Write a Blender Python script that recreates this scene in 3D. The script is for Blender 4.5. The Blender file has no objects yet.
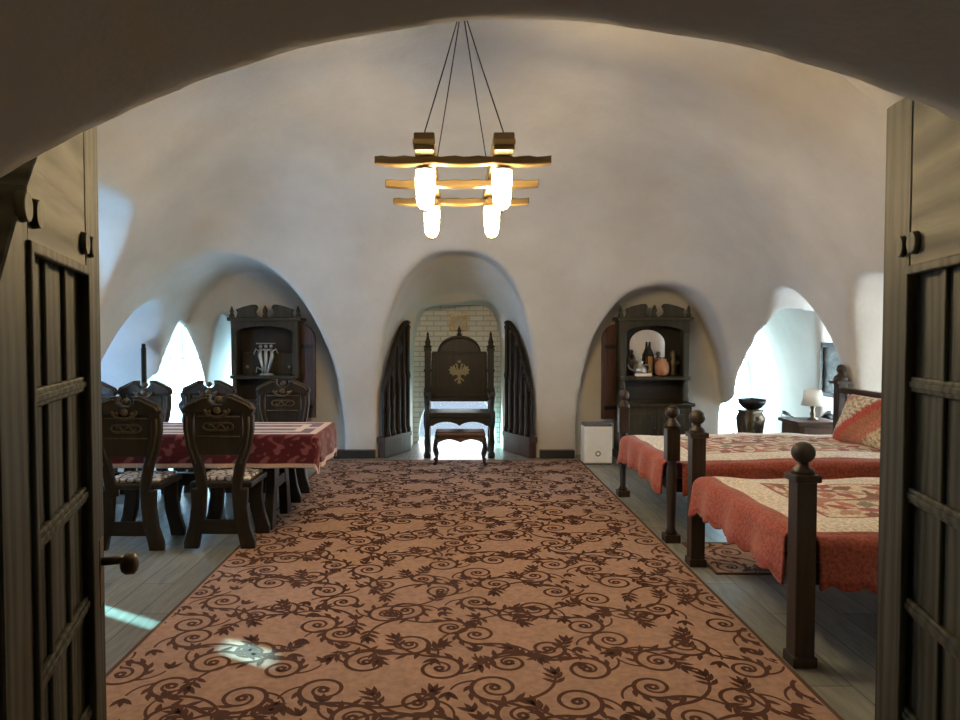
import bpy, bmesh, math, random
import numpy as np
from mathutils import Vector, Matrix
R = math.radians
PI = math.pi
random.seed(7)
S = bpy.context.scene
COL = S.collection

# ------------------------------------------------------------------ camera
cam_d = bpy.data.cameras.new('camera')
cam = bpy.data.objects.new('camera', cam_d); COL.objects.link(cam)
cam_d.sensor_width = 36; cam_d.lens = 26.25
cam_d.shift_x = 25 / 960.0
cam.location = (0, 0, 1.5)
cam.rotation_euler = (R(90 - 1.88), 0, 0)
cam_d.clip_start = 0.02
S.camera = cam

# ------------------------------------------------------------------ world
W = bpy.data.worlds.new('world'); S.world = W; W.use_nodes = True
bg = W.node_tree.nodes['Background']
bg.inputs[0].default_value = (0.62, 0.80, 1.0, 1); bg.inputs[1].default_value = 1.0

S.view_settings.view_transform = 'Standard'
S.view_settings.look = 'None'
S.view_settings.gamma = 1
S.view_settings.use_curve_mapping = False
S.view_settings.exposure = -0.2

sd = bpy.data.lights.new('sun', 'SUN'); sd.energy = 42; sd.angle = R(0.6); sd.color = (0.42, 0.97, 1.0)
sun = bpy.data.objects.new('sun', sd); COL.objects.link(sun)
SUN_DIR = Vector((0.866, -0.5, -0.345)).normalized()
sun.rotation_euler = SUN_DIR.to_track_quat('-Z', 'Y').to_euler()
sun.location = (-8, 8, 4)

def area(name, loc, direc, sx, sy, power, col=(0.72, 0.87, 1.0)):
    d = bpy.data.lights.new(name, 'AREA'); d.shape = 'RECTANGLE'; d.size = sx; d.size_y = sy
    d.energy = power; d.color = col
    o = bpy.data.objects.new(name, d); COL.objects.link(o)
    o.location = loc
    o.rotation_euler = Vector(direc).to_track_quat('-Z', 'Y').to_euler()
    return o
# daylight standing outside each window
area('daylight_back_left', (-3.75, 10.25, 1.0), (0.05, -1, 0.22), 1.1, 1.9, 95, (0.52, 0.75, 1.0))
area('daylight_back_left_narrow', (-2.95, 10.25, 1.0), (0, -1, 0.22), 0.7, 1.8, 45, (0.52, 0.75, 1.0))
area('daylight_side_left', (-5.25, 5.6, 1.3), (1, 0.25, 0.1), 1.3, 1.7, 650, (0.56, 0.78, 1.0))
area('daylight_side_left_far', (-5.25, 8.0, 1.1), (1, 0.3, 0.25), 1.4, 1.6, 650, (0.50, 0.73, 1.0))
area('daylight_side_right_far', (5.25, 7.32, 1.2), (-0.8, 0.6, 0.0), 1.3, 1.7, 300, (0.84, 0.94, 1.0))
area('daylight_back_right', (3.85, 10.25, 1.1), (0.35, -1, 0.1), 0.9, 1.8, 200, (0.74, 0.92, 1.0))
area('daylight_side_right_near', (5.25, 5.6, 1.3), (-1, 0.6, -0.05), 1.4, 1.8, 150, (0.95, 0.97, 0.92))
area('daylight_alcove', (0.03, 10.45, 0.45), (0, -1, 0), 1.3, 1.0, 34, (0.95, 0.98, 1.0))

# ------------------------------------------------------------------ helpers
class N:
    """small node-tree helper"""
    def __init__(s, name):
        s.m = bpy.data.materials.new(name); s.m.use_nodes = True
        s.t = s.m.node_tree; s.b = s.t.nodes['Principled BSDF']; s.out = s.t.nodes['Material Output']
    def n(s, typ, **kw):
        x = s.t.nodes.new(typ)
        for k, v in kw.items():
            if k.startswith('i_'):
                key = k[2:]
                x.inputs[int(key) if key.isdigit() else key.replace('_', ' ')].default_value = v
            else: setattr(x, k, v)
        return x
    def l(s, a, b): s.t.links.new(a, b)
    def ramp(s, fac, stops):
        r = s.t.nodes.new('ShaderNodeValToRGB'); e = r.color_ramp.elements
        while len(e) < len(stops): e.new(0.5)
        for k, (p, c) in enumerate(stops):
            e[k].position = p; e[k].color = (*c, 1)
        s.l(fac, r.inputs[0]); return r.outputs[0]
    def coords(s, scale=(1, 1, 1), kind='Object', rot=(0, 0, 0)):
        tc = s.n('ShaderNodeTexCoord'); mp = s.n('ShaderNodeMapping')
        mp.inputs['Scale'].default_value = scale; mp.inputs['Rotation'].default_value = rot
        s.l(tc.outputs[kind], mp.inputs[0]); return mp.outputs[0]
    def bump(s, h, strength=0.3, dist=0.01):
        b = s.n('ShaderNodeBump'); b.inputs['Strength'].default_value = strength
        b.inputs['Distance'].default_value = dist
        s.l(h, b.inputs['Height']); s.l(b.outputs[0], s.b.inputs['Normal'])
    def set(s, col=None, rough=None, metal=None, spec=None):
        if col: s.b.inputs['Base Color'].default_value = (*col, 1)
        if rough is not None: s.b.inputs['Roughness'].default_value = rough
        if metal is not None: s.b.inputs['Metallic'].default_value = metal
        if spec is not None: s.b.inputs['Specular IOR Level'].default_value = spec
        return s

def plain(name, col, rough=0.6, metal=0.0, var=0.12, scale=12):
    k = N(name).set(None, rough, metal)
    nz = k.n('ShaderNodeTexNoise', i_Scale=scale, i_Detail=4.0); k.l(k.coords(), nz.inputs['Vector'])
    lo = tuple(c * (1 - var) for c in col); hi = tuple(min(1, c * (1 + var)) for c in col)
    k.l(k.ramp(nz.outputs[0], [(0.3, lo), (0.7, hi)]), k.b.inputs['Base Color'])
    return k.m

def wood(name, dark, light, axis='z', rough=0.45, scale=1.0, bump=0.25, rings=7.0, wv_amt=0.10, spec=0.35, stops=(0.35, 0.95)):
    k = N(name).set(None, rough, spec=spec)
    st = {'x': (1.2, 9, 9), 'y': (9, 1.2, 9), 'z': (9, 9, 1.2)}[axis]
    v = k.coords(tuple(a * scale for a in st))
    n1 = k.n('ShaderNodeTexNoise', i_Scale=1.2, i_Detail=6.0, i_Roughness=0.62, i_Distortion=0.6); k.l(v, n1.inputs['Vector'])
    wv = k.n('ShaderNodeTexWave', i_Scale=rings * 0.12, i_Distortion=6.0, i_Detail=3.0, i_Detail_Scale=1.5)
    wv.bands_direction = 'X' if axis == 'z' else 'Z'
    k.l(v, wv.inputs['Vector'])
    mx = k.n('ShaderNodeMath', operation='MULTIPLY_ADD'); mx.inputs[1].default_value = wv_amt; mx.inputs[2].default_value = 0.0
    k.l(wv.outputs['Fac'], mx.inputs[0])
    ad = k.n('ShaderNodeMath', operation='ADD'); k.l(mx.outputs[0], ad.inputs[0]); k.l(n1.outputs[0], ad.inputs[1])
    k.l(k.ramp(ad.outputs[0], [(stops[0], dark), (stops[1], light)]), k.b.inputs['Base Color'])
    k.bump(ad.outputs[0], bump, 0.004)
    return k.m

class MB:
    """collects shapes in one bmesh; build() links ONE mesh object"""
    def __init__(s): s.bm = bmesh.new(); s.mats = []; s.cur = 0
    def mat(s, m):
        if m not in s.mats: s.mats.append(m)
        s.cur = s.mats.index(m); return s
    def _fin(s, geom_faces):
        for f in geom_faces: f.material_index = s.cur
    def box(s, x0, x1, y0, y1, z0, z1, bev=0.0, seg=2, M=None):
        vs = [s.bm.verts.new((x, y, z)) for x in (x0, x1) for y in (y0, y1) for z in (z0, z1)]
        q = [(0, 1, 3, 2), (4, 6, 7, 5), (0, 4, 5, 1), (2, 3, 7, 6), (0, 2, 6, 4), (1, 5, 7, 3)]
        fs = [s.bm.faces.new([vs[i] for i in f]) for f in q]; s._fin(fs)
        if bev > 0:
            es = list({e for f in fs for e in f.edges})
            r = bmesh.ops.bevel(s.bm, geom=es, offset=bev, segments=seg, affect='EDGES', profile=0.5)
            s._fin(r['faces'])
            vs = list({v for f in r['faces'] for v in f.verts} | {v for v in vs if v.is_valid})
        if M is not None: bmesh.ops.transform(s.bm, matrix=M, verts=[v for v in vs if v.is_valid])
        return s
    def prism(s, pts, d0, d1, plane='xz', bev=0.0, M=None):
        """pts 2-D outline, extruded between d0 and d1 along the third axis"""
        def mk(p, d):
            if plane == 'xz': return (p[0], d, p[1])
            if plane == 'yz': return (d, p[0], p[1])
            return (p[0], p[1], d)
        a = [s.bm.verts.new(mk(p, d0)) for p in pts]; b = [s.bm.verts.new(mk(p, d1)) for p in pts]
        n = len(pts); fs = [s.bm.faces.new(a), s.bm.faces.new(b[::-1])]
        for i in range(n):
            fs.append(s.bm.faces.new([a[i], b[i], b[(i + 1) % n], a[(i + 1) % n]]))
        s._fin(fs); vs = a + b
        bmesh.ops.recalc_face_normals(s.bm, faces=fs)
        if bev > 0:
            es = [e for f in fs[:2] for e in f.edges]
            r = bmesh.ops.bevel(s.bm, geom=es, offset=bev, segments=1, affect='EDGES')
            s._fin(r['faces']); vs = list({v for f in r['faces'] for v in f.verts} | {v for v in vs if v.is_valid})
        if M is not None: bmesh.ops.transform(s.bm, matrix=M, verts=[v for v in vs if v.is_valid])
        return s
    def lathe(s, prof, c=(0, 0, 0), seg=20, M=None, sq=None):
        """prof [(r,z)...] turned about z; sq: superellipse power for square-ish sections"""
        rings = []
        for r, z in prof:
            ring = []
            for k in range(seg):
                a = 2 * PI * k / seg; ca, sa = math.cos(a), math.sin(a); f = 1.0
                if sq: f = 1.0 / (abs(ca) ** sq + abs(sa) ** sq) ** (1.0 / sq)
                ring.append(s.bm.verts.new((c[0] + r * ca * f, c[1] + r * sa * f, c[2] + z)))
            rings.append(ring)
        fs = []
        for a, b in zip(rings[:-1], rings[1:]):
            for k in range(seg): fs.append(s.bm.faces.new([a[k], a[(k + 1) % seg], b[(k + 1) % seg], b[k]]))
        fs.append(s.bm.faces.new(rings[0][::-1])); fs.append(s.bm.faces.new(rings[-1]))
        s._fin(fs)
        for f in fs[:-2]: f.smooth = True
        if M is not None: bmesh.ops.transform(s.bm, matrix=M, verts=[v for r_ in rings for v in r_])
        return s
    def ball(s, c, r, sx=1, sy=1, sz=1, seg=16, M=None):
        n = seg // 2
        prof = [(max(1e-4, r * math.sin(PI * k / n)), -r * math.cos(PI * k / n)) for k in range(n + 1)]
        m = Matrix.Translation(c) @ Matrix.Diagonal((sx, sy, sz, 1))
        if M is not None: m = M @ m
        return s.lathe(prof, seg=seg, M=m)
    def cyl(s, a, b, r, r2=None, seg=14):
        a = Vector(a); b = Vector(b); d = b - a
        M = Matrix.Translation(a) @ d.to_track_quat('Z', 'Y').to_matrix().to_4x4()
        return s.lathe([(r, 0), (r if r2 is None else r2, d.length)], seg=seg, M=M)
    def tube(s, pts, r, seg=8, closed=False, radii=None):
        pts = [Vector(p) for p in pts]; n = len(pts); rings = []
        up = None
        for i, p in enumerate(pts):
            t = (pts[(i + 1) % n] - pts[i - 1]) if closed else (pts[min(i + 1, n - 1)] - pts[max(i - 1, 0)])
            t.normalize()
            if up is None:
                up = Vector((0, 0, 1)) if abs(t.z) < 0.9 else Vector((0, 1, 0))
            up = (up - t * up.dot(t)).normalized(); sd_ = t.cross(up)
            rr = radii[i] if radii else r
            rings.append([s.bm.verts.new(p + (up * math.sin(2 * PI * k / seg) + sd_ * math.cos(2 * PI * k / seg)) * rr) for k in range(seg)])
        fs = []
        pairs = list(zip(rings[:-1], rings[1:])) + ([(rings[-1], rings[0])] if closed else [])
        for a, b in pairs:
            for k in range(seg): fs.append(s.bm.faces.new([a[k], a[(k + 1) % seg], b[(k + 1) % seg], b[k]]))
        if not closed: fs += [s.bm.faces.new(rings[0][::-1]), s.bm.faces.new(rings[-1])]
        s._fin(fs)
        for f in fs: f.smooth = True
        return s
    def grid(s, P, smooth=True):
        """P[i][j] points -> quads"""
        V = [[s.bm.verts.new(p) if p is not None else None for p in row] for row in P]; fs = []
        for i in range(len(V) - 1):
            for j in range(len(V[0]) - 1):
                q = [V[i][j], V[i + 1][j], V[i + 1][j + 1], V[i][j + 1]]
                if all(v is not None for v in q):
                    f = s.bm.faces.new(q); f.smooth = smooth; fs.append(f)
        s._fin(fs)
        for row in V:
            for v in row:
                if v is not None and not v.link_faces: s.bm.verts.remove(v)
        return s
    def build(s, name, m=None, parent=None, loc=(0, 0, 0), rz=0.0, fix=True):
        if fix: bmesh.ops.recalc_face_normals(s.bm, faces=s.bm.faces)
        me = bpy.data.meshes.new(name); s.bm.to_mesh(me); s.bm.free()
        for q in (s.mats if s.mats else [m]): me.materials.append(q)
        o = bpy.data.objects.new(name, me); COL.objects.link(o)
        o.location = loc; o.rotation_euler = (0, 0, rz)
        if parent is not None: o.parent = parent
        return o

def tag(o, label=None, cat=None, group=None, kind=None):
    if label: o['label'] = label
    if cat: o['category'] = cat
    if group: o['group'] = group
    if kind: o['kind'] = kind
    return o
def thing(name, label, cat, loc=(0, 0, 0), rz=0.0, group=None, kind=None):
    o = bpy.data.objects.new(name, None); COL.objects.link(o)
    o.location = loc; o.rotation_euler = (0, 0, rz); o.empty_display_size = 0.1
    return tag(o, label, cat, group, kind)
def copy_tree(o, parent=None):
    c = o.copy(); COL.objects.link(c)
    if parent is not None: c.parent = parent
    for ch in list(o.children): copy_tree(ch, c)
    return c

# ------------------------------------------------------------------ materials
def mat_plaster():
    k = N('lime_plaster').set(None, 0.85, spec=0.2)
    v = k.coords()
    n1 = k.n('ShaderNodeTexNoise', i_Scale=1.1, i_Detail=5.0, i_Roughness=0.6); k.l(v, n1.inputs['Vector'])
    n2 = k.n('ShaderNodeTexNoise', i_Scale=14.0, i_Detail=6.0, i_Roughness=0.6); k.l(v, n2.inputs['Vector'])
    k.l(k.ramp(n1.outputs[0], [(0.3, (0.50, 0.47, 0.425)), (0.72, (0.63, 0.60, 0.555))]), k.b.inputs['Base Color'])
    k.bump(n2.outputs[0], 0.22, 0.02)
    return k.m
PLASTER = mat_plaster()

def mat_floor():
    k = N('grey_oak_planks').set(None, 0.38)
    v = k.coords(rot=(0, 0, R(90)))
    br = k.n('ShaderNodeTexBrick', i_Scale=1.0, i_Mortar_Size=0.003, i_Brick_Width=1.25, i_Row_Height=0.19, i_Bias=0.0)
    br.offset = 0.37
    br.inputs['Color1'].default_value = (0.16, 0.165, 0.155, 1); br.inputs['Color2'].default_value = (0.26, 0.265, 0.245, 1)
    br.inputs['Mortar'].default_value = (0.05, 0.05, 0.047, 1)
    k.l(v, br.inputs['Vector'])
    v2 = k.coords((14, 1.6, 1))
    n1 = k.n('ShaderNodeTexNoise', i_Scale=1.5, i_Detail=6.0, i_Roughness=0.65, i_Distortion=1.0); k.l(v2, n1.inputs['Vector'])
    g = k.ramp(n1.outputs[0], [(0.3, (0.6, 0.6, 0.6)), (0.7, (1.25, 1.25, 1.2))])
    mx = k.n('ShaderNodeMixRGB', blend_type='MULTIPLY'); mx.inputs[0].default_value = 1
    k.l(br.outputs['Color'], mx.inputs[1]); k.l(g, mx.inputs[2]); k.l(mx.outputs[0], k.b.inputs['Base Color'])
    k.bump(n1.outputs[0], 0.08, 0.003)
    return k.m
FLOOR = mat_floor()

def mat_brick_white():
    k = N('white_painted_brick').set(None, 0.7)
    v = k.coords(rot=(R(90), 0, 0))
    br = k.n('ShaderNodeTexBrick', i_Scale=1.0, i_Mortar_Size=0.007, i_Brick_Width=0.2, i_Row_Height=0.072)
    br.inputs['Color1'].default_value = (0.70, 0.70, 0.68, 1); br.inputs['Color2'].default_value = (0.62, 0.62, 0.60, 1)
    br.inputs['Mortar'].default_value = (0.40, 0.39, 0.37, 1)
    k.l(v, br.inputs['Vector']); k.l(br.outputs['Color'], k.b.inputs['Base Color'])
    k.bump(br.outputs['Fac'], -0.5, 0.01)
    return k.m
BRICK = mat_brick_white()

DOORWOOD = wood('brushed_dark_door_wood', (0.016, 0.016, 0.010), (0.070, 0.068, 0.046), 'z', 0.55, 0.9, 0.8, 7, 0.3, 0.2, (0.40, 0.85))
DOORWOOD_H = wood('brushed_dark_door_wood_across', (0.012, 0.012, 0.008), (0.120, 0.114, 0.078), 'x', 0.55, 0.45, 1.0, 8, 0.5, 0.2, (0.48, 0.92))
DARKWOOD = wood('dark_stained_wood', (0.008, 0.006, 0.004), (0.036, 0.025, 0.016), 'z', 0.45)
DARKWOOD_H = wood('dark_stained_wood_across', (0.008, 0.006, 0.004), (0.036, 0.025, 0.016), 'x', 0.45)
CARVED = wood('carved_lighter_wood', (0.040, 0.030, 0.016), (0.12, 0.09, 0.05), 'z', 0.4)  # carvings in a lighter, gold-toned wood
LEAFWOOD = wood('niche_leaf_wood', (0.008, 0.006, 0.005), (0.035, 0.025, 0.018), 'z', 0.5)
BEDWOOD = wood('bed_walnut', (0.018, 0.011, 0.007), (0.066, 0.042, 0.028), 'z', 0.42)
BEDWOOD_Y = wood('bed_walnut_across', (0.026, 0.016, 0.010), (0.085, 0.055, 0.036), 'y', 0.36)
HUTCH = wood('hutch_oak', (0.018, 0.015, 0.008), (0.075, 0.061, 0.034), 'z', 0.4)
HUTCH_IN = plain('hutch_dark_inside', (0.02, 0.014, 0.010), 0.55)
REDWOOD = wood('red_brown_wood', (0.040, 0.018, 0.011), (0.12, 0.055, 0.034), 'z', 0.42)
BASEB = plain('baseboard_paint', (0.022, 0.020, 0.018), 0.5)
IRON = plain('black_iron', (0.018, 0.017, 0.016), 0.45, 0.6)
BRONZE = plain('aged_bronze', (0.10, 0.075, 0.045), 0.38, 0.8)
GOLD = plain('old_gold', (0.22, 0.19, 0.11), 0.5, 0.5)
BRASS = plain('brass', (0.30, 0.21, 0.09), 0.35, 0.6)
BEAM = wood('pale_chandelier_wood', (0.07, 0.045, 0.016), (0.22, 0.15, 0.06), 'x', 0.42)
SILVER = plain('pewter', (0.42, 0.42, 0.40), 0.35, 0.8)
WHITEP = plain('white_plastic', (0.82, 0.82, 0.80), 0.4, 0, 0.03)
GREYP = plain('grey_plastic', (0.10, 0.10, 0.11), 0.5)
SHADE = plain('cream_lampshade', (0.82, 0.78, 0.68), 0.8, 0, 0.05)
CREAM = plain('cream_hem', (0.68, 0.56, 0.46), 0.85, 0, 0.1)
MATTRESS = plain('mattress_red', (0.16, 0.035, 0.028), 0.9)
CUSH = None
MIRROR = N('mirror_glass').set((0.9, 0.9, 0.9), 0.03, 1.0).m

def mat_glow(name, col, s_):
    k = N(name); e = k.n('ShaderNodeEmission'); e.inputs[0].default_value = (*col, 1); e.inputs[1].default_value = s_
    k.l(e.outputs[0], k.out.inputs[0]); return k.m
LAMPGLOW = mat_glow('lit_lamp_glass', (1.0, 0.73, 0.38), 185)

def mat_frost():
    k = N('frosted_pane')
    t = k.n('ShaderNodeBsdfTranslucent'); t.inputs[0].default_value = (0.9, 0.95, 1.0, 1)
    d = k.n('ShaderNodeBsdfTransparent'); d.inputs[0].default_value = (0.95, 0.98, 1, 1)
    nz = k.n('ShaderNodeTexNoise', i_Scale=20.0); k.l(k.coords(), nz.inputs['Vector'])
    m = k.n('ShaderNodeMixShader'); m.inputs[0].default_value = 0.5
    k.l(d.outputs[0], m.inputs[1]); k.l(t.outputs[0], m.inputs[2]); k.l(m.outputs[0], k.out.inputs[0])
    return k.m
def mat_frost_full():
    k = N('milky_pane')
    t = k.n('ShaderNodeBsdfTranslucent'); t.inputs[0].default_value = (0.16, 0.19, 0.24, 1)
    k.l(t.outputs[0], k.out.inputs[0]); return k.m
def mat_clear():
    k = N('clear_pane')
    g = k.n('ShaderNodeBsdfGlossy'); g.inputs['Roughness'].default_value = 0.02
    d = k.n('ShaderNodeBsdfTransparent')
    m = k.n('ShaderNodeMixShader'); m.inputs[0].default_value = 0.06
    k.l(d.outputs[0], m.inputs[1]); k.l(g.outputs[0], m.inputs[2]); k.l(m.outputs[0], k.out.inputs[0])
    return k.m
FROST, MILKY, CLEAR = mat_frost(), mat_frost_full(), mat_clear()

def mat_attr(name, rough=0.9, fine=60, amt=0.35, bump=0.4, sheen=0.2):
    """fabric whose colours come from the woven pattern stored on the mesh, broken up by a fine print"""
    k = N(name).set(None, rough, spec=0.15)
    a = k.n('ShaderNodeVertexColor'); a.layer_name = 'pattern'
    nz = k.n('ShaderNodeTexNoise', i_Scale=fine, i_Detail=3.0); k.l(k.coords(), nz.inputs['Vector'])
    g = k.ramp(nz.outputs[0], [(0.35, (1 - amt,) * 3), (0.65, (1 + amt * 0.6,) * 3)])
    mx = k.n('ShaderNodeMixRGB', blend_type='MULTIPLY'); mx.inputs[0].default_value = 1
    k.l(a.outputs[0], mx.inputs[1]); k.l(g, mx.inputs[2]); k.l(mx.outputs[0], k.b.inputs['Base Color'])
    k.bump(nz.outputs[0], bump, 0.006)
    k.b.inputs['Sheen Weight'].default_value = sheen
    return k.m
QUILT = mat_attr('patchwork_quilt')
DAMASK = mat_attr('damask_cloth', 0.75, 90, 0.15, 0.2)

def paint(o, fn):
    me = o.data; ca = me.color_attributes.new('pattern', 'FLOAT_COLOR', 'POINT')
    for i, v in enumerate(me.vertices): ca.data[i].color = (*fn(v.co), 1)

# ------------------------------------------------------------------ the vaulted hall (implicit surface)
A, B, YC, CROWN = 3.80, 3.45, 5.25, 3.72
H = 0.036
xs = np.arange(-5.4, 5.41, H, dtype=np.float32)
ys = np.arange(-1.3, 10.6, H, dtype=np.float32)
zs = np.arange(-0.09, 3.95, H, dtype=np.float32)
X, Y, Z = np.meshgrid(xs, ys, zs, indexing='ij')
Zp = np.maximum(Z, 0)
def smin(a, b, k):
    h = np.clip(0.5 + 0.5 * (b - a) / k, 0, 1)
    return b * (1 - h) + a * h - k * h * (1 - h)
def main_vault():
    rxy = ((np.abs(X) / A) ** 8 + (np.abs(Y - YC) / B) ** 8) ** 0.125
    r = (rxy ** 2.35 + (Zp / CROWN) ** 2.35) ** (1 / 2.35)
    return (r - 1) * 3.3
def tun(axis, c, t0, w0, h0, t1, w1, h1, p=2.0, c1=None, z0=0.0):
    """arched tunnel along an axis: centre, half width and height interpolated between stations t0 and t1"""
    T, U = (Y, X) if axis == 'y' else (X, Y)
    f = np.clip((T - t0) / (t1 - t0), 0, 1)
    w = w0 + (w1 - w0) * f; h = h0 + (h1 - h0) * f
    cc = c if c1 is None else c + (c1 - c) * f
    r = ((np.abs(U - cc) / w) ** p + (np.maximum(Z - z0, 0) / (h - z0)) ** p) ** (1 / p)
    d = (r - 1) * np.minimum(w, h)
    if z0 > 0: d = np.maximum(d, z0 - Z)
    lo, hi = min(t0, t1), max(t0, t1)
    return np.maximum(d, np.maximum(lo - T, T - hi)).astype(np.float32)
def seg(c, t0, w0, k0, R0, t1, w1, k1, R1):
    """passage along y with upright jambs and a segmental arch: half width, crown height, radius"""
    f = np.clip((Y - t0) / (t1 - t0), 0, 1)
    w = w0 + (w1 - w0) * f; k = k0 + (k1 - k0) * f; Rr = R0 + (R1 - R0) * f
    d = np.maximum(np.abs(X - c) - w, np.sqrt((X - c) ** 2 + np.maximum(Z - (k - Rr), 0) ** 2) - Rr)
    return np.maximum(d, np.maximum(t0 - Y, Y - t1)).astype(np.float32)
F = main_vault()
# lunettes and niches:        centre    from               to
F = smin(F, tun('y', -2.60, 6.6, 1.24, 2.62, 9.10, 1.22, 2.34, 2.1), 0.03)          # great lunette, back left
F = smin(F, tun('y', -3.72, 8.9, 0.52, 1.85, 10.3, 0.50, 1.70, 1.8), 0.03)
F = smin(F, tun('y', -3.02, 8.9, 0.26, 1.80, 10.3, 0.26, 1.60, 1.8), 0.02)
F = smin(F, tun('x', 5.90, -2.2, 1.24, 2.78, -3.5, 1.20, 2.72, 3.0), 0.03)
F = smin(F, tun('x', 5.90, -3.4, 1.20, 2.72, -5.2, 0.80, 1.95, 3.0, 5.6), 0.03)
F = smin(F, tun('x', 8.05, -2.4, 1.02, 1.98, -5.2, 0.84, 1.75, 2.0), 0.05)          # near left lunette
F = smin(F, tun('y', 0.03, 6.9, 1.00, 2.52, 8.66, 0.99, 2.50, 2.6), 0.02)           # throne niche
F = smin(F, tun('y', 0.03, 8.6, 0.99, 2.50, 9.35, 0.95, 2.06, 2.6), 0.01)
F = smin(F, tun('y', 0.03, 9.0, 0.62, 1.97, 10.4, 0.62, 1.97, 6.0), 0.012)
F = smin(F, tun('y', 2.46, 7.2, 0.98, 2.16, 8.88, 0.94, 2.12, 2.4), 0.025)           # cabinet niche, right
F = smin(F, tun('y', 3.76, 7.7, 0.42, 1.96, 10.3, 0.44, 1.74, 2.3, 3.84), 0.03)
F = smin(F, tun('x', 7.32, 2.6, 0.80, 2.06, 5.2, 0.66, 1.84, 2.2), 0.04)
F = smin(F, tun('x', 5.72, 2.4, 0.90, 2.08, 5.2, 0.74, 1.95, 2.4), 0.03)
# entrance passage, door rebate and splay
F = smin(F, seg(0.10, -1.2, 0.82, 1.882, 1.38, 1.01, 0.82, 1.882, 1.38), 0.012)
F = smin(F, seg(0.10, 0.96, 0.93, 2.12, 1.45, 3.6, 1.95, 3.40, 2.2), 0.06)
# hand-trowelled unevenness
F += 0.010 * np.sin(X * 2.3 + 1.3 * np.sin(Y * 1.7)) * np.sin(Y * 2.1 + Z * 1.6) + 0.006 * np.sin(X * 5.1 + Z * 4.3) * np.sin(Y * 4.7 - Z * 3.1 + 1)

def surface_nets(F):
    s = F < 0
    c = [s[i:s.shape[0] - 1 + i, j:s.shape[1] - 1 + j, k:s.shape[2] - 1 + k] for i in (0, 1) for j in (0, 1) for k in (0, 1)]
    tot = sum(a.astype(np.int8) for a in c)
    act = (tot > 0) & (tot < 8)
    ii, jj, kk = np.nonzero(act)
    idx = -np.ones(act.shape, np.int32); idx[ii, jj, kk] = np.arange(len(ii))
    off = [(i, j, k) for i in (0, 1) for j in (0, 1) for k in (0, 1)]
    vals = [F[ii + o[0], jj + o[1], kk + o[2]] for o in off]
    acc = np.zeros((len(ii), 3)); cnt = np.zeros(len(ii))
    for a in range(8):
        for b in range(a + 1, 8):
            d = [off[b][q] - off[a][q] for q in range(3)]
            if sum(abs(q) for q in d) != 1: continue
            va, vb = vals[a], vals[b]; m = (va < 0) != (vb < 0)
            t = np.where(m, va / np.where(m, va - vb, 1), 0)
            for q in range(3): acc[:, q] += np.where(m, off[a][q] + d[q] * t, 0)
            cnt += m
    p = acc / cnt[:, None]
    V = np.stack([xs[0] + (ii + p[:, 0]) * H, ys[0] + (jj + p[:, 1]) * H, zs[0] + (kk + p[:, 2]) * H], 1)
    Q = []
    for ax in range(3):
        sl0 = [slice(1, -1)] * 3; sl1 = [slice(1, -1)] * 3
        sl0[ax] = slice(0, -1); sl1[ax] = slice(1, None)
        a, b = s[tuple(sl0)], s[tuple(sl1)]
        for flip in (False, True):
            m = (a & ~b) if not flip else (~a & b)
            g = np.stack(np.nonzero(m), 1) + np.array([0 if q == ax else 1 for q in range(3)])
            u, v = [q for q in range(3) if q != ax]
            if ax == 1: u, v = v, u
            def at(du, dv):
                h = g.copy(); h[:, u] -= du; h[:, v] -= dv
                return idx[h[:, 0], h[:, 1], h[:, 2]]
            q4 = np.stack([at(0, 0), at(1, 0), at(1, 1), at(0, 1)], 1)
            Q.append(q4 if flip else q4[:, ::-1])
    Q = np.concatenate(Q); Q = Q[(Q >= 0).all(1)]
    return V, Q
V, Q = surface_nets(F)
for _ in range(4):          # trowel the edges smooth
    acc = np.zeros_like(V); cnt = np.zeros(len(V))
    for a_, b_ in ((0, 1), (1, 2), (2, 3), (3, 0)):
        np.add.at(acc, Q[:, a_], V[Q[:, b_]]); np.add.at(acc, Q[:, b_], V[Q[:, a_]])
        np.add.at(cnt, Q[:, a_], 1); np.add.at(cnt, Q[:, b_], 1)
    V = V * 0.5 + 0.5 * acc / np.maximum(cnt, 1)[:, None]
cen = V[Q].mean(1)
# windows are open at the outer end of their tunnels; the passage is open behind; the floor is laid separately
keep = (cen[:, 2] > -0.04) & (np.abs(cen[:, 0]) < 5.0) & (cen[:, 1] < 10.1)
Q, cen = Q[keep], cen[keep]
nz_x, nz_y = np.abs(cen[:, 0]) / A, (cen[:, 1] - YC) / B
piece = np.full(len(Q), 0)
piece[(np.abs(nz_y) >= nz_x) & (nz_y > 0)] = 1
piece[(np.abs(nz_y) < nz_x) & (cen[:, 0] < 0)] = 2
piece[(np.abs(nz_y) < nz_x) & (cen[:, 0] > 0)] = 3
piece[cen[:, 1] < 2.0] = 4
piece[(np.abs(nz_y) >= nz_x) & (nz_y <= 0)] = 4
piece[(cen[:, 2] > 2.15) & (cen[:, 1] > 2.3)] = 0
fn = np.cross(V[Q[:, 2]] - V[Q[:, 0]], V[Q[:, 3]] - V[Q[:, 1]])
vn = np.zeros_like(V)
for k in range(4): np.add.at(vn, Q[:, k], fn)
vn /= np.maximum(np.linalg.norm(vn, axis=1), 1e-9)[:, None]
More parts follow.
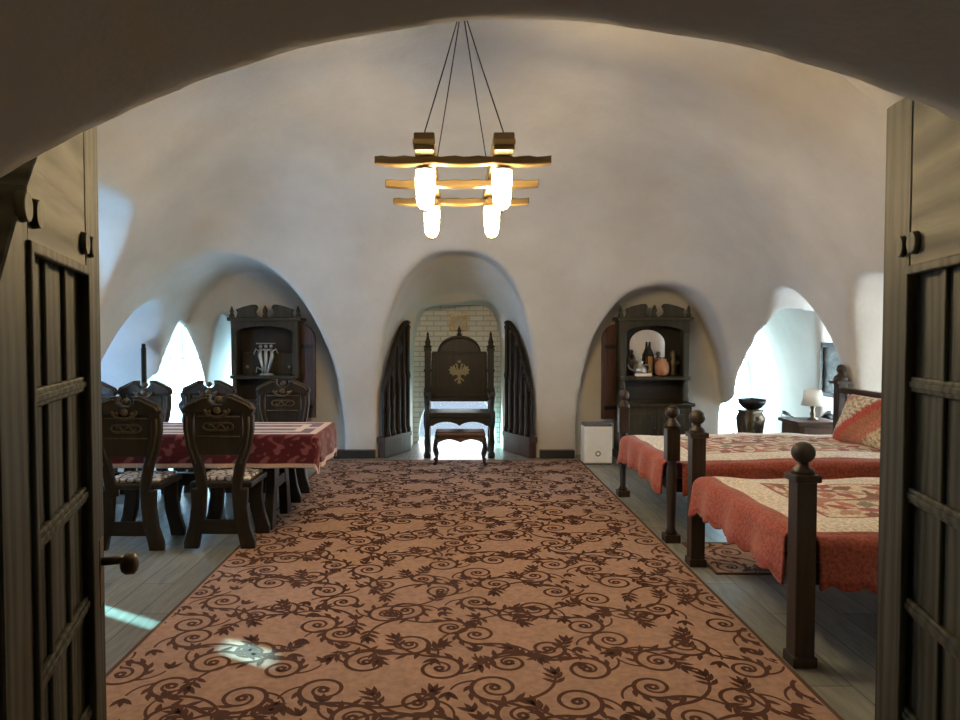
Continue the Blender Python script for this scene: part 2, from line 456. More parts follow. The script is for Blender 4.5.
for pi, nm in enumerate(['ceiling', 'wall_back', 'wall_left', 'wall_right', 'wall_front']):
    q = Q[piece == pi]; u, inv = np.unique(q, return_inverse=True); inv = inv.reshape(-1, 4)
    me = bpy.data.meshes.new(nm)
    me.vertices.add(len(u)); me.vertices.foreach_set('co', V[u].astype(np.float32).ravel())
    me.loops.add(inv.size); me.loops.foreach_set('vertex_index', inv.astype(np.int32).ravel())
    me.polygons.add(len(inv)); me.polygons.foreach_set('loop_start', np.arange(0, inv.size, 4, dtype=np.int32))
    me.polygons.foreach_set('loop_total', np.full(len(inv), 4, np.int32))
    me.update(calc_edges=True); me.validate()
    me.polygons.foreach_set('use_smooth', np.ones(len(inv), bool))
    me.normals_split_custom_set_from_vertices([tuple(a) for a in vn[u]])
    me.materials.append(PLASTER)
    o = bpy.data.objects.new(nm, me); COL.objects.link(o); o['kind'] = 'structure'
del X, Y, Z, Zp, F

mb = MB(); mb.box(-5.6, 5.6, -1.4, 10.7, -0.12, 0.0)
tag(mb.build('floor', FLOOR), kind='structure')

# brick back of the throne alcove with its low arched window
def brick_wall():
    mb = MB(); y0, y1 = 9.92, 10.0; cx, w, h = 0.03, 0.56, 0.78; n = 20
    arc = [(cx - w * math.cos(PI * k / n), h * (max(0, math.sin(PI * k / n))) ** 0.75) for k in range(n + 1)]
    L, Rr, T = cx - 0.68, cx + 0.68, 2.03
    ol = [(L, 0)] + [(x, z) for x, z in arc] + [(Rr, 0), (Rr, T), (L, T)]
    mb.prism(ol, y0, y1)
    tag(mb.build('wall_alcove', BRICK), kind='structure')
    return arc
arc = brick_wall()

# baseboards along the back wall between the niches
def baseboard(name, x0, x1, y):
    mb = MB(); mb.box(x0, x1, y - 0.03, y + 0.06, 0.0, 0.10, 0.006)
    tag(mb.build(name, BASEB), kind='structure')
baseboard('baseboard_back', -1.50, -0.99, 8.63)
baseboard('trim_1', 1.05, 1.48, 8.63)

# windows
def window(name, cx, cy, axis, w, h, z0, glass, holes=None, bars=2):
    """arched window in a tunnel end: frame, bars and panes; axis 'y' looks along y"""
    e = thing(name, None, None, (cx, cy, 0), 0 if axis == 'y' else R(90), kind='structure')
    n = 14; p = 2.0
    out = [(-w, z0)] + [(-w * math.cos(PI * k / n), z0 + (h - z0) * math.sin(PI * k / n)) for k in range(1, n)] + [(w, z0)]
    mb = MB(); mb.tube([(x, 0, z) for x, z in out], 0.03, 6, closed=True)
    for b in range(1, bars + 1):
        x = -w + 2 * w * b / (bars + 1); zt = z0 + (h - z0) * math.sqrt(max(0, 1 - (x / w) ** 2))
        mb.box(x - 0.012, x + 0.012, -0.015, 0.015, z0, zt)
    for z in (0.38, 0.68):
        zz = z0 + (h - z0) * z; xw = w * math.sqrt(1 - z * z)
        mb.box(-xw, xw, -0.014, 0.014, zz - 0.012, zz + 0.012)
    mb.build('window_frame', WHITEP, e)
    mb = MB()
    if holes:
        # pane built as a grid; added gaps shape the floor's sun patches
        N_ = 64; P = []
        for i in range(N_ + 1):
            row = []
            for j in range(N_ + 1):
                x = -w + 2 * w * i / N_; z = z0 + (h - z0) * j / N_
                row.append((x, 0.03, z))
            P.append(row)
        vs = [[mb.bm.verts.new(p_) for p_ in r_] for r_ in P]
        for i in range(N_):
            for j in range(N_):
                x = P[i][j][0] + w / N_; z = P[i][j][2] + (h - z0) / N_ / 2
                if any(a <= x <= b and c <= z <= d for a, b, c, d in holes): continue
                mb.bm.faces.new([vs[i][j], vs[i + 1][j], vs[i + 1][j + 1], vs[i][j + 1]])
    else:
        mb.prism(out, 0.028, 0.034)
    mb.build('window_pane', glass, e)
    return e
window('window_1', -3.72, 10.0, 'y', 0.50, 1.74, 0.05, FROST)
window('window_2', -3.02, 10.0, 'y', 0.27, 1.64, 0.05, FROST, bars=1)
window('window_3', 4.95, 7.32, 'x', 0.67, 1.84, 0.05, FROST)
window('window_4', 3.84, 10.0, 'y', 0.43, 1.74, 0.05, FROST)
window('window_5', 4.95, 5.72, 'x', 0.73, 1.90, 0.05, FROST)
window('window_8', -4.95, 8.05, 'x', 0.90, 1.90, 0.0, MILKY)
window('window_6', -4.95, 5.55, 'x', 0.98, 2.25, 0.0, MILKY, holes=[(-0.03, 0.05, 1.10, 1.36), (-0.06, 0.08, 1.56, 1.66)])
e = thing('window_7', None, None, (0.03, 9.97, 0), kind='structure')
mb = MB(); mb.prism([(x - 0.03, z) for x, z in arc], 0.0, 0.006); mb.build('window_pane', CLEAR, e)
mb = MB(); mb.tube([(x - 0.03, -0.01, max(z, 0.02)) for x, z in arc], 0.02, 6); mb.build('window_frame', WHITEP, e)

# ------------------------------------------------------------------ carpet with scrolling vines
PILE = plain('tan_carpet_pile', (0.36, 0.222, 0.165), 0.95, 0, 0.16, 30)
VINE = plain('brown_vine_pile', (0.075, 0.026, 0.014), 0.95, 0, 0.15, 30)
EDGE = plain('carpet_binding', (0.10, 0.05, 0.03), 0.9)
def carpet(name, x0, x1, y0, y1, label, cat, h=0.012, seed=3):
    rnd = random.Random(seed)
    mb = MB(); mb.mat(PILE).box(x0, x1, y0, y1, 0.001, h)
    mb.mat(EDGE)
    for a in ((x0 - .012, x0 + .006, y0, y1), (x1 - .006, x1 + .012, y0, y1), (x0 - .012, x1 + .012, y0 - .012, y0 + .006), (x0 - .012, x1 + .012, y1 - .006, y1 + .012)):
        mb.box(a[0], a[1], a[2], a[3], 0.001, h + 0.002)
    mb.mat(VINE); zt = h + 0.0008; bm = mb.bm
    def inside(p): return x0 + .01 < p[0] < x1 - .01 and y0 + .01 < p[1] < y1 - .01
    def strip(pts, wd):
        prev = None
        for i, p in enumerate(pts):
            q = pts[min(i + 1, len(pts) - 1)]; o = pts[max(i - 1, 0)]
            tx, ty = q[0] - o[0], q[1] - o[1]; L = math.hypot(tx, ty) or 1
            nx, ny = -ty / L * wd[i], tx / L * wd[i]
            cur = ((p[0] + nx, p[1] + ny), (p[0] - nx, p[1] - ny))
            if prev and all(inside(c) for c in cur + prev):
                f = bm.faces.new([bm.verts.new((c[0], c[1], zt)) for c in (prev[0], cur[0], cur[1], prev[1])]); f.material_index = mb.cur
            prev = cur
    def leaf(p, ang, L, wd):
        ca, sa = math.cos(ang), math.sin(ang)
        prof = [(0, .12), (.25, .8), (.5, 1), (.75, .65), (1, .03)]
        bend = 0.18 * L
        pts = [(p[0] + ca * t * L - sa * bend * t * t, p[1] + sa * t * L + ca * bend * t * t) for t, _ in prof]
        strip(pts, [wd * a for _, a in prof])
    def motif(cx, cy, rot, fl, Rm):
        nonlocal zt
        zt += 0.000004
        def tr(x, y):
            y *= fl; return (cx + x * math.cos(rot) - y * math.sin(rot), cy + x * math.sin(rot) + y * math.cos(rot))
        def ta(a): return rot + a * fl
        n = 46; th1 = 3.4 * PI; pts = []; wd = []
        for i in range(n + 1):
            th = th1 * i / n; r = Rm * (0.10 + 0.90 * (i / n) ** 0.85)
            pts.append(tr(r * math.cos(th), r * math.sin(th))); wd.append(0.0055 + 0.006 * (i / n))
        lx, ly = Rm * math.cos(th1), Rm * math.sin(th1); a = th1 + PI / 2
        for i in range(1, 15):       # the stem swings back out the other way
            a -= 0.10; lx += math.cos(a) * 0.022; ly += math.sin(a) * 0.022
            pts.append(tr(lx, ly)); wd.append(0.0115 - 0.0004 * i)
        strip(pts, wd)
        q = tr(0, 0); m = 8
        strip([(q[0] + .018 * math.cos(2 * PI * i / m), q[1] + .018 * math.sin(2 * PI * i / m)) for i in range(m + 1)], [.010] * (m + 1))
        zt += 0.000002
        for i, t in enumerate((0.0, .035, .07)):       # feathered end of the stem
            px_, py_ = lx - math.cos(a) * t, ly - math.sin(a) * t
            for sg in (-1, 1): leaf(tr(px_, py_), ta(a + sg * (.45 + .18 * i)), .085 - .008 * i, .013)
        leaf(tr(lx, ly), ta(a), .085, .013)
        for i, fr in enumerate((.99, .94, .89, .84)):     # feathered back of the scroll
            th = th1 * fr; r = Rm * (0.10 + 0.90 * fr ** 0.85); p = tr(r * math.cos(th), r * math.sin(th))
            leaf(p, ta(th + PI / 2 - .55), .085 - .006 * i, .013)
        # a side tendril ending in a three-leaf sprig
        th = th1 * 0.80; r = Rm * (0.10 + 0.90 * 0.80 ** 0.85); bx, by = r * math.cos(th), r * math.sin(th); b = th + 0.5
        tp, tw = [], []
        for i in range(9):
            tp.append(tr(bx, by)); tw.append(.008 - .0004 * i); b += 0.16; bx += math.cos(b) * .018; by += math.sin(b) * .018
        strip(tp, tw)
        for da in (-0.6, 0.0, 0.6): leaf(tr(bx, by), ta(b + da), .075, .013)
    st = 0.345; i = 0; y = y0 - 0.1
    while y < y1 + 0.2:
        x = x0 - 0.1 + (0.17 if i % 2 else 0) + (0.07 if i % 3 == 1 else 0); j = 0
        while x < x1 + 0.2:
            motif(x + rnd.uniform(-.03, .03), y + rnd.uniform(-.04, .04) + (.06 if j % 2 else -.06), (0.4 if (i + j) % 2 else 2.5) + (PI if i % 2 else 0) + rnd.uniform(-.5, .5),
                  1 if (i + j) % 2 else -1, 0.115 if (i * 2 + j) % 3 else 0.095)
            x += st; j += 1
        y += 0.245; i += 1
    o = mb.build(name, None, fix=False)
    return tag(o, label, cat)
carpet('carpet', -1.53, 1.50, 2.0, 8.42, 'long tan carpet with brown scrolling vines down the middle of the hall', 'carpet')
carpet('bedside_rug', 1.66, 3.5, 4.38, 5.02, 'small tan vine-patterned rug on the planks between the two beds', 'rug', 0.010, 5)

# ------------------------------------------------------------------ entrance doors
def door(name, hx, hy, dx, dy, f, label, handle):
    """f: local y side of the face turned to the opening"""
    e = thing(name, label, 'door', (hx, hy, 0), math.atan2(dy, dx), kind='structure')
    Wd, T = 0.80, 0.055; sw = 0.165
    top = lambda s_: 2.08 - 0.80 * (Wd - s_) ** 2
    y0, y1 = (-T / 2, T / 2)
    zb, zt = 0.28, 1.655
    for a, b in ((0.0, sw), (Wd - sw, Wd)):
        n = 6; pts = [(a, 0.012), (b, 0.012)] + [(b + (a - b) * k / n, top(b + (a - b) * k / n)) for k in range(n + 1)]
        mb = MB(); mb.prism(pts, y0, y1, bev=0.004); mb.build('stile', DOORWOOD, e)
    a, b = sw + .001, Wd - sw - .001
    n = 10; pts = [(a, zt), (b, zt)] + [(b + (a - b) * k / n, top(b + (a - b) * k / n) - 0.002) for k in range(n + 1)]
    mb = MB(); mb.prism(pts, y0 + .001, y1 - .001, bev=0.003); mb.build('top_board', DOORWOOD_H, e)
    mb = MB(); mb.box(a, b, y0 + .001, y1 - .001, 0.012, zb, 0.003); mb.build('bottom_rail', DOORWOOD_H, e)
    mb = MB(); mb.box(a, b, -0.010, 0.010, zb - .01, zt + .01); mb.build('panel', DOORWOOD, e)
    # raised moulding round the opening, both faces
    mb = MB()
    for s_ in (-1, 1):
        yy = s_ * T / 2
        lo, hi = min(yy - s_ * .008, yy + s_ * .008), max(yy - s_ * .008, yy + s_ * .008)
        mb.box(a - .012, b + .012, lo, hi, zt - .012, zt + .010, .004)
        mb.box(a - .012, b + .012, lo, hi, zb - .010, zb + .012, .004)
        mb.box(a - .012, a + .008, lo, hi, zb, zt, .004); mb.box(b - .008, b + .012, lo, hi, zb, zt, .004)
    mb.build('moulding', DOORWOOD, e)
    rows = [1.390, 1.130, 0.870, 0.610]
    for z in rows:
        mb = MB()
        for s_ in (-1, 1):
            mb.box(a, b, min(s_ * .009, s_ * .022), max(s_ * .009, s_ * .022), z - .018, z + .018, .004)
            mb.box(a, b, min(s_ * .020, s_ * .026), max(s_ * .020, s_ * .026), z - .007, z + .007, .002)
        mb.build('muntin', DOORWOOD, e)
    for k in (1, 2):
        x = a + (b - a) * k / 3
        mb = MB()
        for s_ in (-1, 1): mb.box(x - .010, x + .010, min(s_ * .008, s_ * .019), max(s_ * .008, s_ * .019), zb, zt, .004)
        mb.build('mullion', DOORWOOD, e)
    for x in (sw - .036, sw + .036, Wd - sw - .036, Wd - sw + .036):
        mb = MB()
        for s_ in (-1, 1): mb.cyl((x, s_ * (T / 2 - .003), 1.715), (x, s_ * (T / 2 + .012), 1.715), .027, .024, 18)
        mb.build('peg', DOORWOOD, e)
    if handle:
        x, z = Wd - 0.045, 0.93
        mb = MB(); mb.box(x - .022, x + .022, f * T / 2 - .002, f * T / 2 + .005, z - .11, z + .06, .002); hp = mb.build('handle_plate', BRONZE, e)
        mb = MB(); yy = f * T / 2
        mb.cyl((x, yy, z), (x, yy + f * .055, z), .011)
        mb.lathe([(.010, -.004), (.020, 0), (.027, .010), (.027, .03), (.020, .036), (.008, .040)], M=Matrix.Translation((x, yy + f * .048, z - .012)) @ Matrix.Rotation(R(-90 * f), 4, 'X'))
        mb.build('handle', BRONZE, e)
    return e
door('door_1', -0.704, 1.03, -0.293, 0.956, -1, 'left dark panelled door leaf standing open, with a round bronze handle', True)
door('door_2', 0.941, 1.01, 0.225, 0.974, 1, 'right dark panelled door leaf standing open beside the near bed', False)

# ------------------------------------------------------------------ chandelier
def chandelier():
    e = thing('chandelier', 'wooden beam chandelier with four lit glass lamps hung on cables from the vault', 'chandelier', (0.045, 4.62, 0))
    zb = 2.50
    def bar(y, L=0.50):
        mb = MB(); n = 24; up, lo = [], []
        for k in range(n + 1):
            x = -L + 2 * L * k / n
            up.append((x, zb + .022 + .004 * math.sin(k * 1.9)))
            lo.append((x, zb - .018 - .010 * max(0, math.sin(PI * (k % 8) / 8))))
        mb.prism(up + lo[::-1], y - .035, y + .035, bev=.006); return mb.build('beam', BEAM, e)
    for y in (-0.60, 0.0, 0.60): bar(y)
    for x in (-.215, .225):
        mb = MB()
        mb.box(x - .058, x + .058, -.74, .74, zb + .027, zb + .125, .008)
        mb.build('cross_beam', BEAM, e)
        for ya in (-.752, .70):
            mb = MB(); mb.box(x - .062, x + .062, ya, ya + .052, zb + .055, zb + .085, .003); mb.build('brass_band', BRASS, e)
        for y in (-.56, .56):
            r = MB(); r.lathe([(.030, .055), (.030, .02), (.050, .0), (.024, -.02), (.056, -.035), (.060, -.045)][::-1], c=(x, y, zb))
            hl = r.build('lamp_holder', BRASS, e)
            g = MB(); g.lathe([(.010, -.265), (.030, -.258), (.048, -.23), (.054, -.16), (.058, -.09), (.054, -.05), (.03, -.042)], c=(x, y, zb))
            o = g.build('lamp_glass', LAMPGLOW, hl); o['label'] = 'glowing glass lamp'
            t = MB(); t.ball((x, y, zb - .274), .012); t.build('finial', BRASS, hl)
    hook = (0.0, 0.0, 3.66)
    for x, y in ((-.215, -.70), (.225, -.70), (-.215, .70), (.225, .70)):
        mb = MB(); mb.tube([(x, y, zb + .13), (x * .5, y * .5, (zb + .13 + hook[2]) / 2 - .01), hook], .004, 6); mb.build('cable', IRON, e)
    mb = MB(); mb.lathe([(.015, -.06), (.03, -.05), (.055, 0), (.055, .08)], c=hook); mb.build('ceiling_hook', IRON, e)
chandelier()

# ------------------------------------------------------------------ throne and the rest of the alcove
def eagle(mb, c, s_, y):
    """double-headed crowned eagle in relief, x/z outline about c"""
    X0, Z0 = c
    def pr(pts, d=.012): mb.prism([(X0 + a * s_, Z0 + b * s_) for a, b in pts], y, y - d)
    pr([(-.10, .25), (.10, .25), (.16, .05), (.10, -.30), (0, -.42), (-.10, -.30), (-.16, .05)], .018)
    for m in (-1, 1):
        w = [(.12, .18), (.30, .42), (.36, .62), (.46, .42), (.62, .50), (.60, .30), (.74, .26), (.62, .12), (.66, -.06), (.50, -.04), (.44, -.22), (.34, -.10), (.16, -.12)]
        w = [(m * a, b) for a, b in w]; pr(w if m > 0 else w[::-1])
        nk = [(.02, .22), (.10, .45), (.12, .62), (.20, .68), (.30, .60), (.22, .56), (.21, .40), (.12, .20)]
        nk = [(m * a, b) for a, b in nk]; pr(nk if m > 0 else nk[::-1], .016)
        lg = [(.06, -.28), (.20, -.34), (.36, -.52), (.28, -.56), (.16, -.44), (.04, -.40)]
        lg = [(m * a, b) for a, b in lg]; pr(lg if m > 0 else lg[::-1])
    pr([(-.05, -.38), (.05, -.38), (.16, -.72), (.06, -.66), (0, -.78), (-.06, -.66), (-.16, -.72)])
    pr([(-.10, .72), (.10, .72), (.13, .90), (.05, .82), (0, .96), (-.05, .82), (-.13, .90)])

def throne():
    e = thing('throne', 'tall carved dark wooden throne with a gold double-headed eagle in the middle niche', 'throne', (0.055, 8.92, 0))
    f = -0.30          # front
    for x in (-.41, .41):
        mb = MB(); mb.box(x - .04, x + .04, .16, .24, 0, 1.36, .006)
        for z in (.42, .80, 1.05, 1.32): mb.box(x - .05, x + .05, .15, .25, z, z + .03, .004)
        p = mb.build('back_post', DARKWOOD, e)
        mb = MB(); mb.lathe([(.05, 0), (.055, .02), (.03, .04), (.038, .07), (.024, .11), (.014, .16), (.018, .175), (.004, .21)], c=(x, .20, 1.36)); mb.build('finial', DARKWOOD, p)
    # back panel with an arched crest
    n = 16; crest = [(-.36, 1.30), (-.29, 1.31)] + [(-.27 * math.cos(PI * k / n), 1.33 + .19 * math.sin(PI * k / n)) for k in range(n + 1)] + [(.29, 1.31), (.36, 1.30)]
    mb = MB(); mb.prism([(-.37, .66), (.37, .66)] + crest[::-1], .175, .225, bev=.006); bp = mb.build('backrest', DARKWOOD, e)
    mb = MB(); mb.tube([(a, .17, b - .03) for a, b in crest[2:-2]], .014, 6)
    for zz in (1.28, .72): mb.box(-.35, .35, .158, .18, zz, zz + .03, .004)
    for x in (-.34, .31): mb.box(x, x + .03, .158, .18, .72, 1.30, .004)
    mb.build('panel_moulding', DARKWOOD, bp)
    mb = MB(); mb.lathe([(.03, 0), (.035, .02), (.018, .04), (.026, .07), (.004, .13)], c=(0, .20, 1.515)); mb.build('crest_finial', DARKWOOD, bp)
    mb = MB(); eagle(mb, (0, 1.03), .19, .165); o = mb.build('eagle_crest', GOLD, bp); o['label'] = 'gold double-headed eagle'
    mb = MB(); mb.box(-.40, .40, f, .20, .50, .565, .012); mb.build('seat', DARKWOOD_H, e)
    ap = [(-.38, .50), (.38, .50), (.38, .40)] + [(.33 - .66 * k / 20, .40 + .05 * abs(math.sin(PI * k / 10)) ** .7) for k in range(21)] + [(-.38, .40)]
    mb = MB(); mb.prism(ap, f + .01, f + .04, bev=.003); mb.build('apron', DARKWOOD_H, e)
    for x in (-.40, .40):
        mb = MB(); mb.lathe([(.040, 0), (.045, .04), (.028, .08), (.040, .2), (.028, .32), (.045, .42), (.045, .56), (.03, .60), (.036, .70), (.04, .78)], c=(x, f + .04, 0), seg=16)
        mb.build('front_leg', DARKWOOD, e)
        mb = MB(); mb.box(x - .042, x + .042, f - .03, .17, .775, .83, .014); mb.ball((x, f - .01, .79), .045); mb.build('armrest', DARKWOOD, e)
    for x in (-.40, .40):
        mb = MB(); mb.box(x - .02, x + .02, f + .05, .17, .14, .19, .004); mb.build('stretcher', DARKWOOD, e)
throne()

def footstool():
    e = thing('footstool', 'low dark stool with a red-brown cushion in front of the throne', 'stool', (0.06, 8.18, 0.021))
    mb = MB()
    n = 12; P = []
    mb.box(-.29, .29, -.17, .17, .315, .385, .025, 3); c = mb.build('cushion', REDWOOD, e); c['label'] = 'red-brown cushion band'
    ap = [(-.29, .32), (.29, .32), (.29, .25)] + [(.25 - .50 * k / 20, .265 + .035 * abs(math.sin(PI * k / 10))) for k in range(21)] + [(-.29, .25)]
    for y in (-.165, .14):
        mb = MB(); mb.prism(ap, y, y + .025, bev=.003); mb.build('apron', REDWOOD, e)
    for x in (-.27, .27):
        for y in (-.15, .15):
            sx = 1 if x > 0 else -1
            pts = [(x, y, .32), (x + .01 * sx, y, .26), (x + .025 * sx, y, .18), (x, y, .09), (x + .012 * sx, y, .03), (x + .03 * sx, y, .012)]
            mb = MB(); mb.tube(pts, .02, 8, radii=[.028, .028, .022, .018, .018, .02]); mb.ball((x + .03 * sx, y, .018), .018); mb.build('leg', DARKWOOD, e)
footstool()

def niche_leaf(side, label):
    """arched wooden leaf folded back against the flank of the middle niche"""
    p0 = Vector((0.03 + side * 0.925, 8.66)); p1 = Vector((0.03 + side * 0.655, 9.24))
    d = (p1 - p0); L = d.length
    e = thing('shutter_leaf', label, 'shutter', (p0.x, p0.y, 0), math.atan2(d.y, d.x), 'carved leaves of the middle niche')
    s_ = side     # room side in local y: for side=-1 leaf, local y = rot90(d)
    inn = -1 if side < 0 else 1
    n = 14
    top = lambda t: 0.86 + 0.86 * math.sin(min(1, max(t, 0)) * PI / 2) ** 0.9
    pts = [(0, .24), (L, .24)] + [(L * (1 - k / n), top(1 - k / n)) for k in range(n + 1)]
    mb = MB(); mb.prism(pts, -.02, .02, bev=.004); b = mb.build('leaf_panel', LEAFWOOD, e)
    mb = MB()
    for q in (.10, .30, .52, .74, .92):
        x = L * q
        mb.lathe([(.032, .26), (.038, .30), (.024, .34), (.024, top(q) * .55), (.034, top(q) * .58), (.022, top(q) * .62), (.022, top(q) - .12), (.034, top(q) - .08), (.01, top(q) - .04)], c=(x, inn * .035, 0), seg=12)
    o = mb.build('half_column', LEAFWOOD, b)
    mb = MB(); mb.tube([(L * (1 - k / n) * .97 + .01, inn * .03, top(1 - k / n) - .03) for k in range(n + 1)], .020, 8); mb.build('arch_moulding', DARKWOOD, b)
    for q in (.28, .60):
        mb = MB(); mb.ball((L * q, inn * .035, top(q) - .22), .05, 1, .4, 1.2); mb.build('carved_boss', DARKWOOD, b)
    mb = MB(); mb.box(-.03, L + .01, -.045, .055, 0.0, .24, .01); mb.box(-.05, L + .02, -.055, .065, .20, .26, .008); mb.build('plinth', REDWOOD, e)
niche_leaf(-1, 'carved dark wooden leaf standing left of the throne')
niche_leaf(1, 'carved dark wooden leaf standing right of the throne')

def framed_icon():
    e = thing('picture', 'small gilt-framed picture on the white brick above the throne', 'picture', (0.05, 9.915, 1.70))
    mb = MB(); w, h = .13, .12
    for a in ((-w, w, h - .02, h), (-w, w, -h, -h + .02), (-w, -w + .02, -h, h), (w - .02, w, -h, h)): mb.box(a[0], a[1], -.018, 0, a[2], a[3], .004)
    mb.build('picture_frame', BRASS, e)
    mb = MB(); mb.box(-w + .015, w - .015, -.008, 0, -h + .015, h - .015); mb.build('canvas', plain('ochre_picture', (.50, .47, .40), .7, 0, .2, 20), e)
framed_icon()

# ------------------------------------------------------------------ hutches
def hutch(x, y, label, mirror):
    e = thing('hutch', label, 'cabinet', (x, y, 0), 0)
    w = .43; D = .38
    # base cabinet
    mb = MB(); mb.box(-w, w, 0, D, .08, .66, .006); mb.box(-w - .02, w + .02, -.02, D, 0, .09, .008); b = mb.build('base_cabinet', HUTCH, e)
    mb = MB(); mb.box(-w - .03, w + .03, -.04, D + .01, .66, .70, .010); mb.build('worktop', HUTCH, e)
    for s_ in (-1, 1):
        mb = MB(); a, c = (-w + .03, -.008) if s_ < 0 else (.008, w - .03)
        mb.box(a, c, -.02, .0, .12, .63, .005); mb.box(a + .06, c - .06, -.03, -.015, .18, .57, .012); d = mb.build('cabinet_door', HUTCH, e)
        mb = MB(); mb.ball((-.035 * 1 if s_ < 0 else .035, -.04, .40), .013); mb.build('knob', BRONZE, d)
    # upper part
    z0, z1 = .98, 1.66
    mb = MB(); mb.box(-w + .04, w - .04, D - .03, D, .70, 1.74); mb.build('back_panel', HUTCH_IN, e)
    for s_ in (-1, 1):
        xx = s_ * (w - .05)
        mb = MB(); mb.box(min(xx, xx + s_ * .045), max(xx, xx + s_ * .045), .14, D, .70, 1.72, .005)
        mb.build('side_panel', HUTCH, e)
        mb = MB(); xx = s_ * (w - .045)
        mb.lathe([(.042, .70), (.042, .74), (.028, .77), (.038, .86), (.024, .95), (.03, .985)], c=(xx, .12, 0), seg=14)
        mb.box(xx - .035, xx + .035, .09, .16, 1.02, 1.66, .006)
        mb.build('column', HUTCH, e)
    mb = MB(); mb.box(-w + .0, w - .0, .06, D, z0 - .005, z0 + .04, .008); mb.build('shelf', HUTCH, e)
    # arched valance
    n = 14; wv = w - .075
    pts = [(-w + .01, 1.70), (w - .01, 1.70), (w - .01, 1.54), (wv, 1.54)] + [(wv * math.cos(PI * k / n), 1.54 + .10 * math.sin(PI * k / n)) for k in range(1, n)] + [(-wv, 1.54), (-w + .01, 1.54)]
    mb = MB(); mb.prism(pts, .085, .125, bev=.004); mb.build('valance', HUTCH, e)
    mb = MB(); mb.box(-w - .03, w + .03, .05, D + .01, 1.70, 1.745, .010); mb.build('cornice', HUTCH, e)
    # broken pediment
    mb = MB()
    for s_ in (-1, 1):
        pts = [(s_ * (w - .06), 1.745)] + [(s_ * .055, 1.745)]
        arc_ = [(s_ * (.115 - .075 * math.cos(PI * k / 8)) , 1.80 + .085 * math.sin(PI * k / 8)) for k in range(0, 5)]
        pts = [(s_ * (w - .07), 1.745), (s_ * .05, 1.745), (s_ * .10, 1.775), (s_ * .115, 1.81), (s_ * .10, 1.845), (s_ * .085, 1.875), (s_ * .11, 1.905), (s_ * .16, 1.905),
               (s_ * .28, 1.875), (s_ * .36, 1.845), (s_ * (w - .09), 1.80)]
        mb.prism(pts if s_ > 0 else pts[::-1], .10, .15, bev=.005)
    mb.build('pediment', HUTCH, e)
    mb = MB(); mb.lathe([(.03, 0), (.036, .02), (.018, .04), (.032, .075), (.024, .11), (.006, .15)], c=(0, .13, 1.745)); mb.build('finial', HUTCH, e)
    for s_ in (-1, 1):
        mb = MB(); mb.lathe([(.034, 0), (.034, .03), (.016, .05), (.026, .075), (.006, .14)], c=(s_ * (w - .015), .12, 1.745)); mb.build('finial', HUTCH, e)
    if mirror:
        n = 16; mw = .22
        pts = [(-mw, z0 + .05), (mw, z0 + .05)] + [(mw * math.cos(PI * k / n), 1.42 + .17 * math.sin(PI * k / n)) for k in range(n + 1)]
        mb = MB(); mb.prism(pts, D - .05, D - .035, M=Matrix.Translation((-.03, 0, 0))); o = mb.build('mirror', MIRROR, e); o['label'] = 'round-topped mirror'
    else:
        for s_ in (-1, 1):
            mb = MB(); a, c = (-.34, -.02) if s_ < 0 else (.02, .34)
            mb.box(a, c, D - .10, D - .03, z0 + .04, z0 + .32, .006); d = mb.build('drawer_front', HUTCH, e)
            mb = MB(); mb.ball((s_ * .27, D - .115, z0 + .14), .022); mb.build('knob', SILVER, d)
    return e
HR = (2.44, 8.45); HL = (-2.38, 8.66)
hutch(*HR, 'dark carved hutch with a round-topped mirror in the right niche', True)
hutch(*HL, 'dark carved hutch without a mirror in the left niche', False)
ZS = 1.021
# the right hutch's shelf
mb = MB(); mb.lathe([(.05, 0), (.075, .02), (.085, .07), (.07, .12), (.035, .15), (.045, .17), (.05, .18)], c=(0, 0, 0)); mb.tube([(-.08, 0, .06), (-.13, 0, .09), (-.15, 0, .14)], .012, 6); mb.tube([(.075, 0, .05), (.13, 0, .07), (.12, 0, .13), (.06, 0, .14)], .009, 6)
mb.ball((0, 0, .195), .018)
tag(mb.build('teapot', SILVER, None, (HR[0] - .155, HR[1] + .19, ZS)), 'dull pewter teapot on the left of the mirrored hutch shelf', 'teapot')
mb = MB(); mb.lathe([(.036, 0), (.036, .02), (.015, .04), (.015, .09), (.044, .12), (.040, .17), (.02, .20), (.006, .25)], seg=12)
tag(mb.build('goblet', BRONZE, None, (HR[0] - .285, HR[1] + .285, ZS)), 'dark lidded goblet at the far left of the mirrored hutch shelf', 'goblet')
mb = MB(); mb.lathe([(.05, 0), (.08, .03), (.09, .10), (.075, .16), (.05, .19), (.055, .21)])
tag(mb.build('pot', plain('terracotta', (.36, .15, .07), .5), None, (HR[0] + .11, HR[1] + .17, ZS)), 'round orange-brown clay pot before the mirror', 'pot')
e = thing('lantern', 'slim dark lantern standing behind the clay pot', 'lantern', (HR[0] - .02, HR[1] + .262, ZS))
mb = MB(); mb.box(-.045, .045, -.045, .045, 0, .03, .004); mb.lathe([(.06, .24), (.045, .28), (.02, .34), (.012, .42)], seg=10)
for a in (-.036, .036):
    for b in (-.036, .036): mb.box(a - .006, a + .006, b - .006, b + .006, .03, .245)
mb.build('lantern_frame', IRON, e)
mb = MB(); mb.box(-.03, .03, -.03, .03, .03, .24); mb.build('lantern_glass', plain('amber_glass', (.45, .25, .08), .2), e)
mb = MB(); mb.lathe([(.06, 0), (.06, .03), (.035, .05), (.05, .12), (.06, .18), (.03, .22), (.04, .26), (.03, .30), (.01, .32)], seg=12); mb.ball((.05, -.02, .16), .03); mb.ball((-.05, -.02, .20), .025)
tag(mb.build('figurine', BRONZE, None, (HR[0] + .27, HR[1] + .24, ZS)), 'dark bronze figurine at the right end of the mirrored hutch shelf', 'figurine')
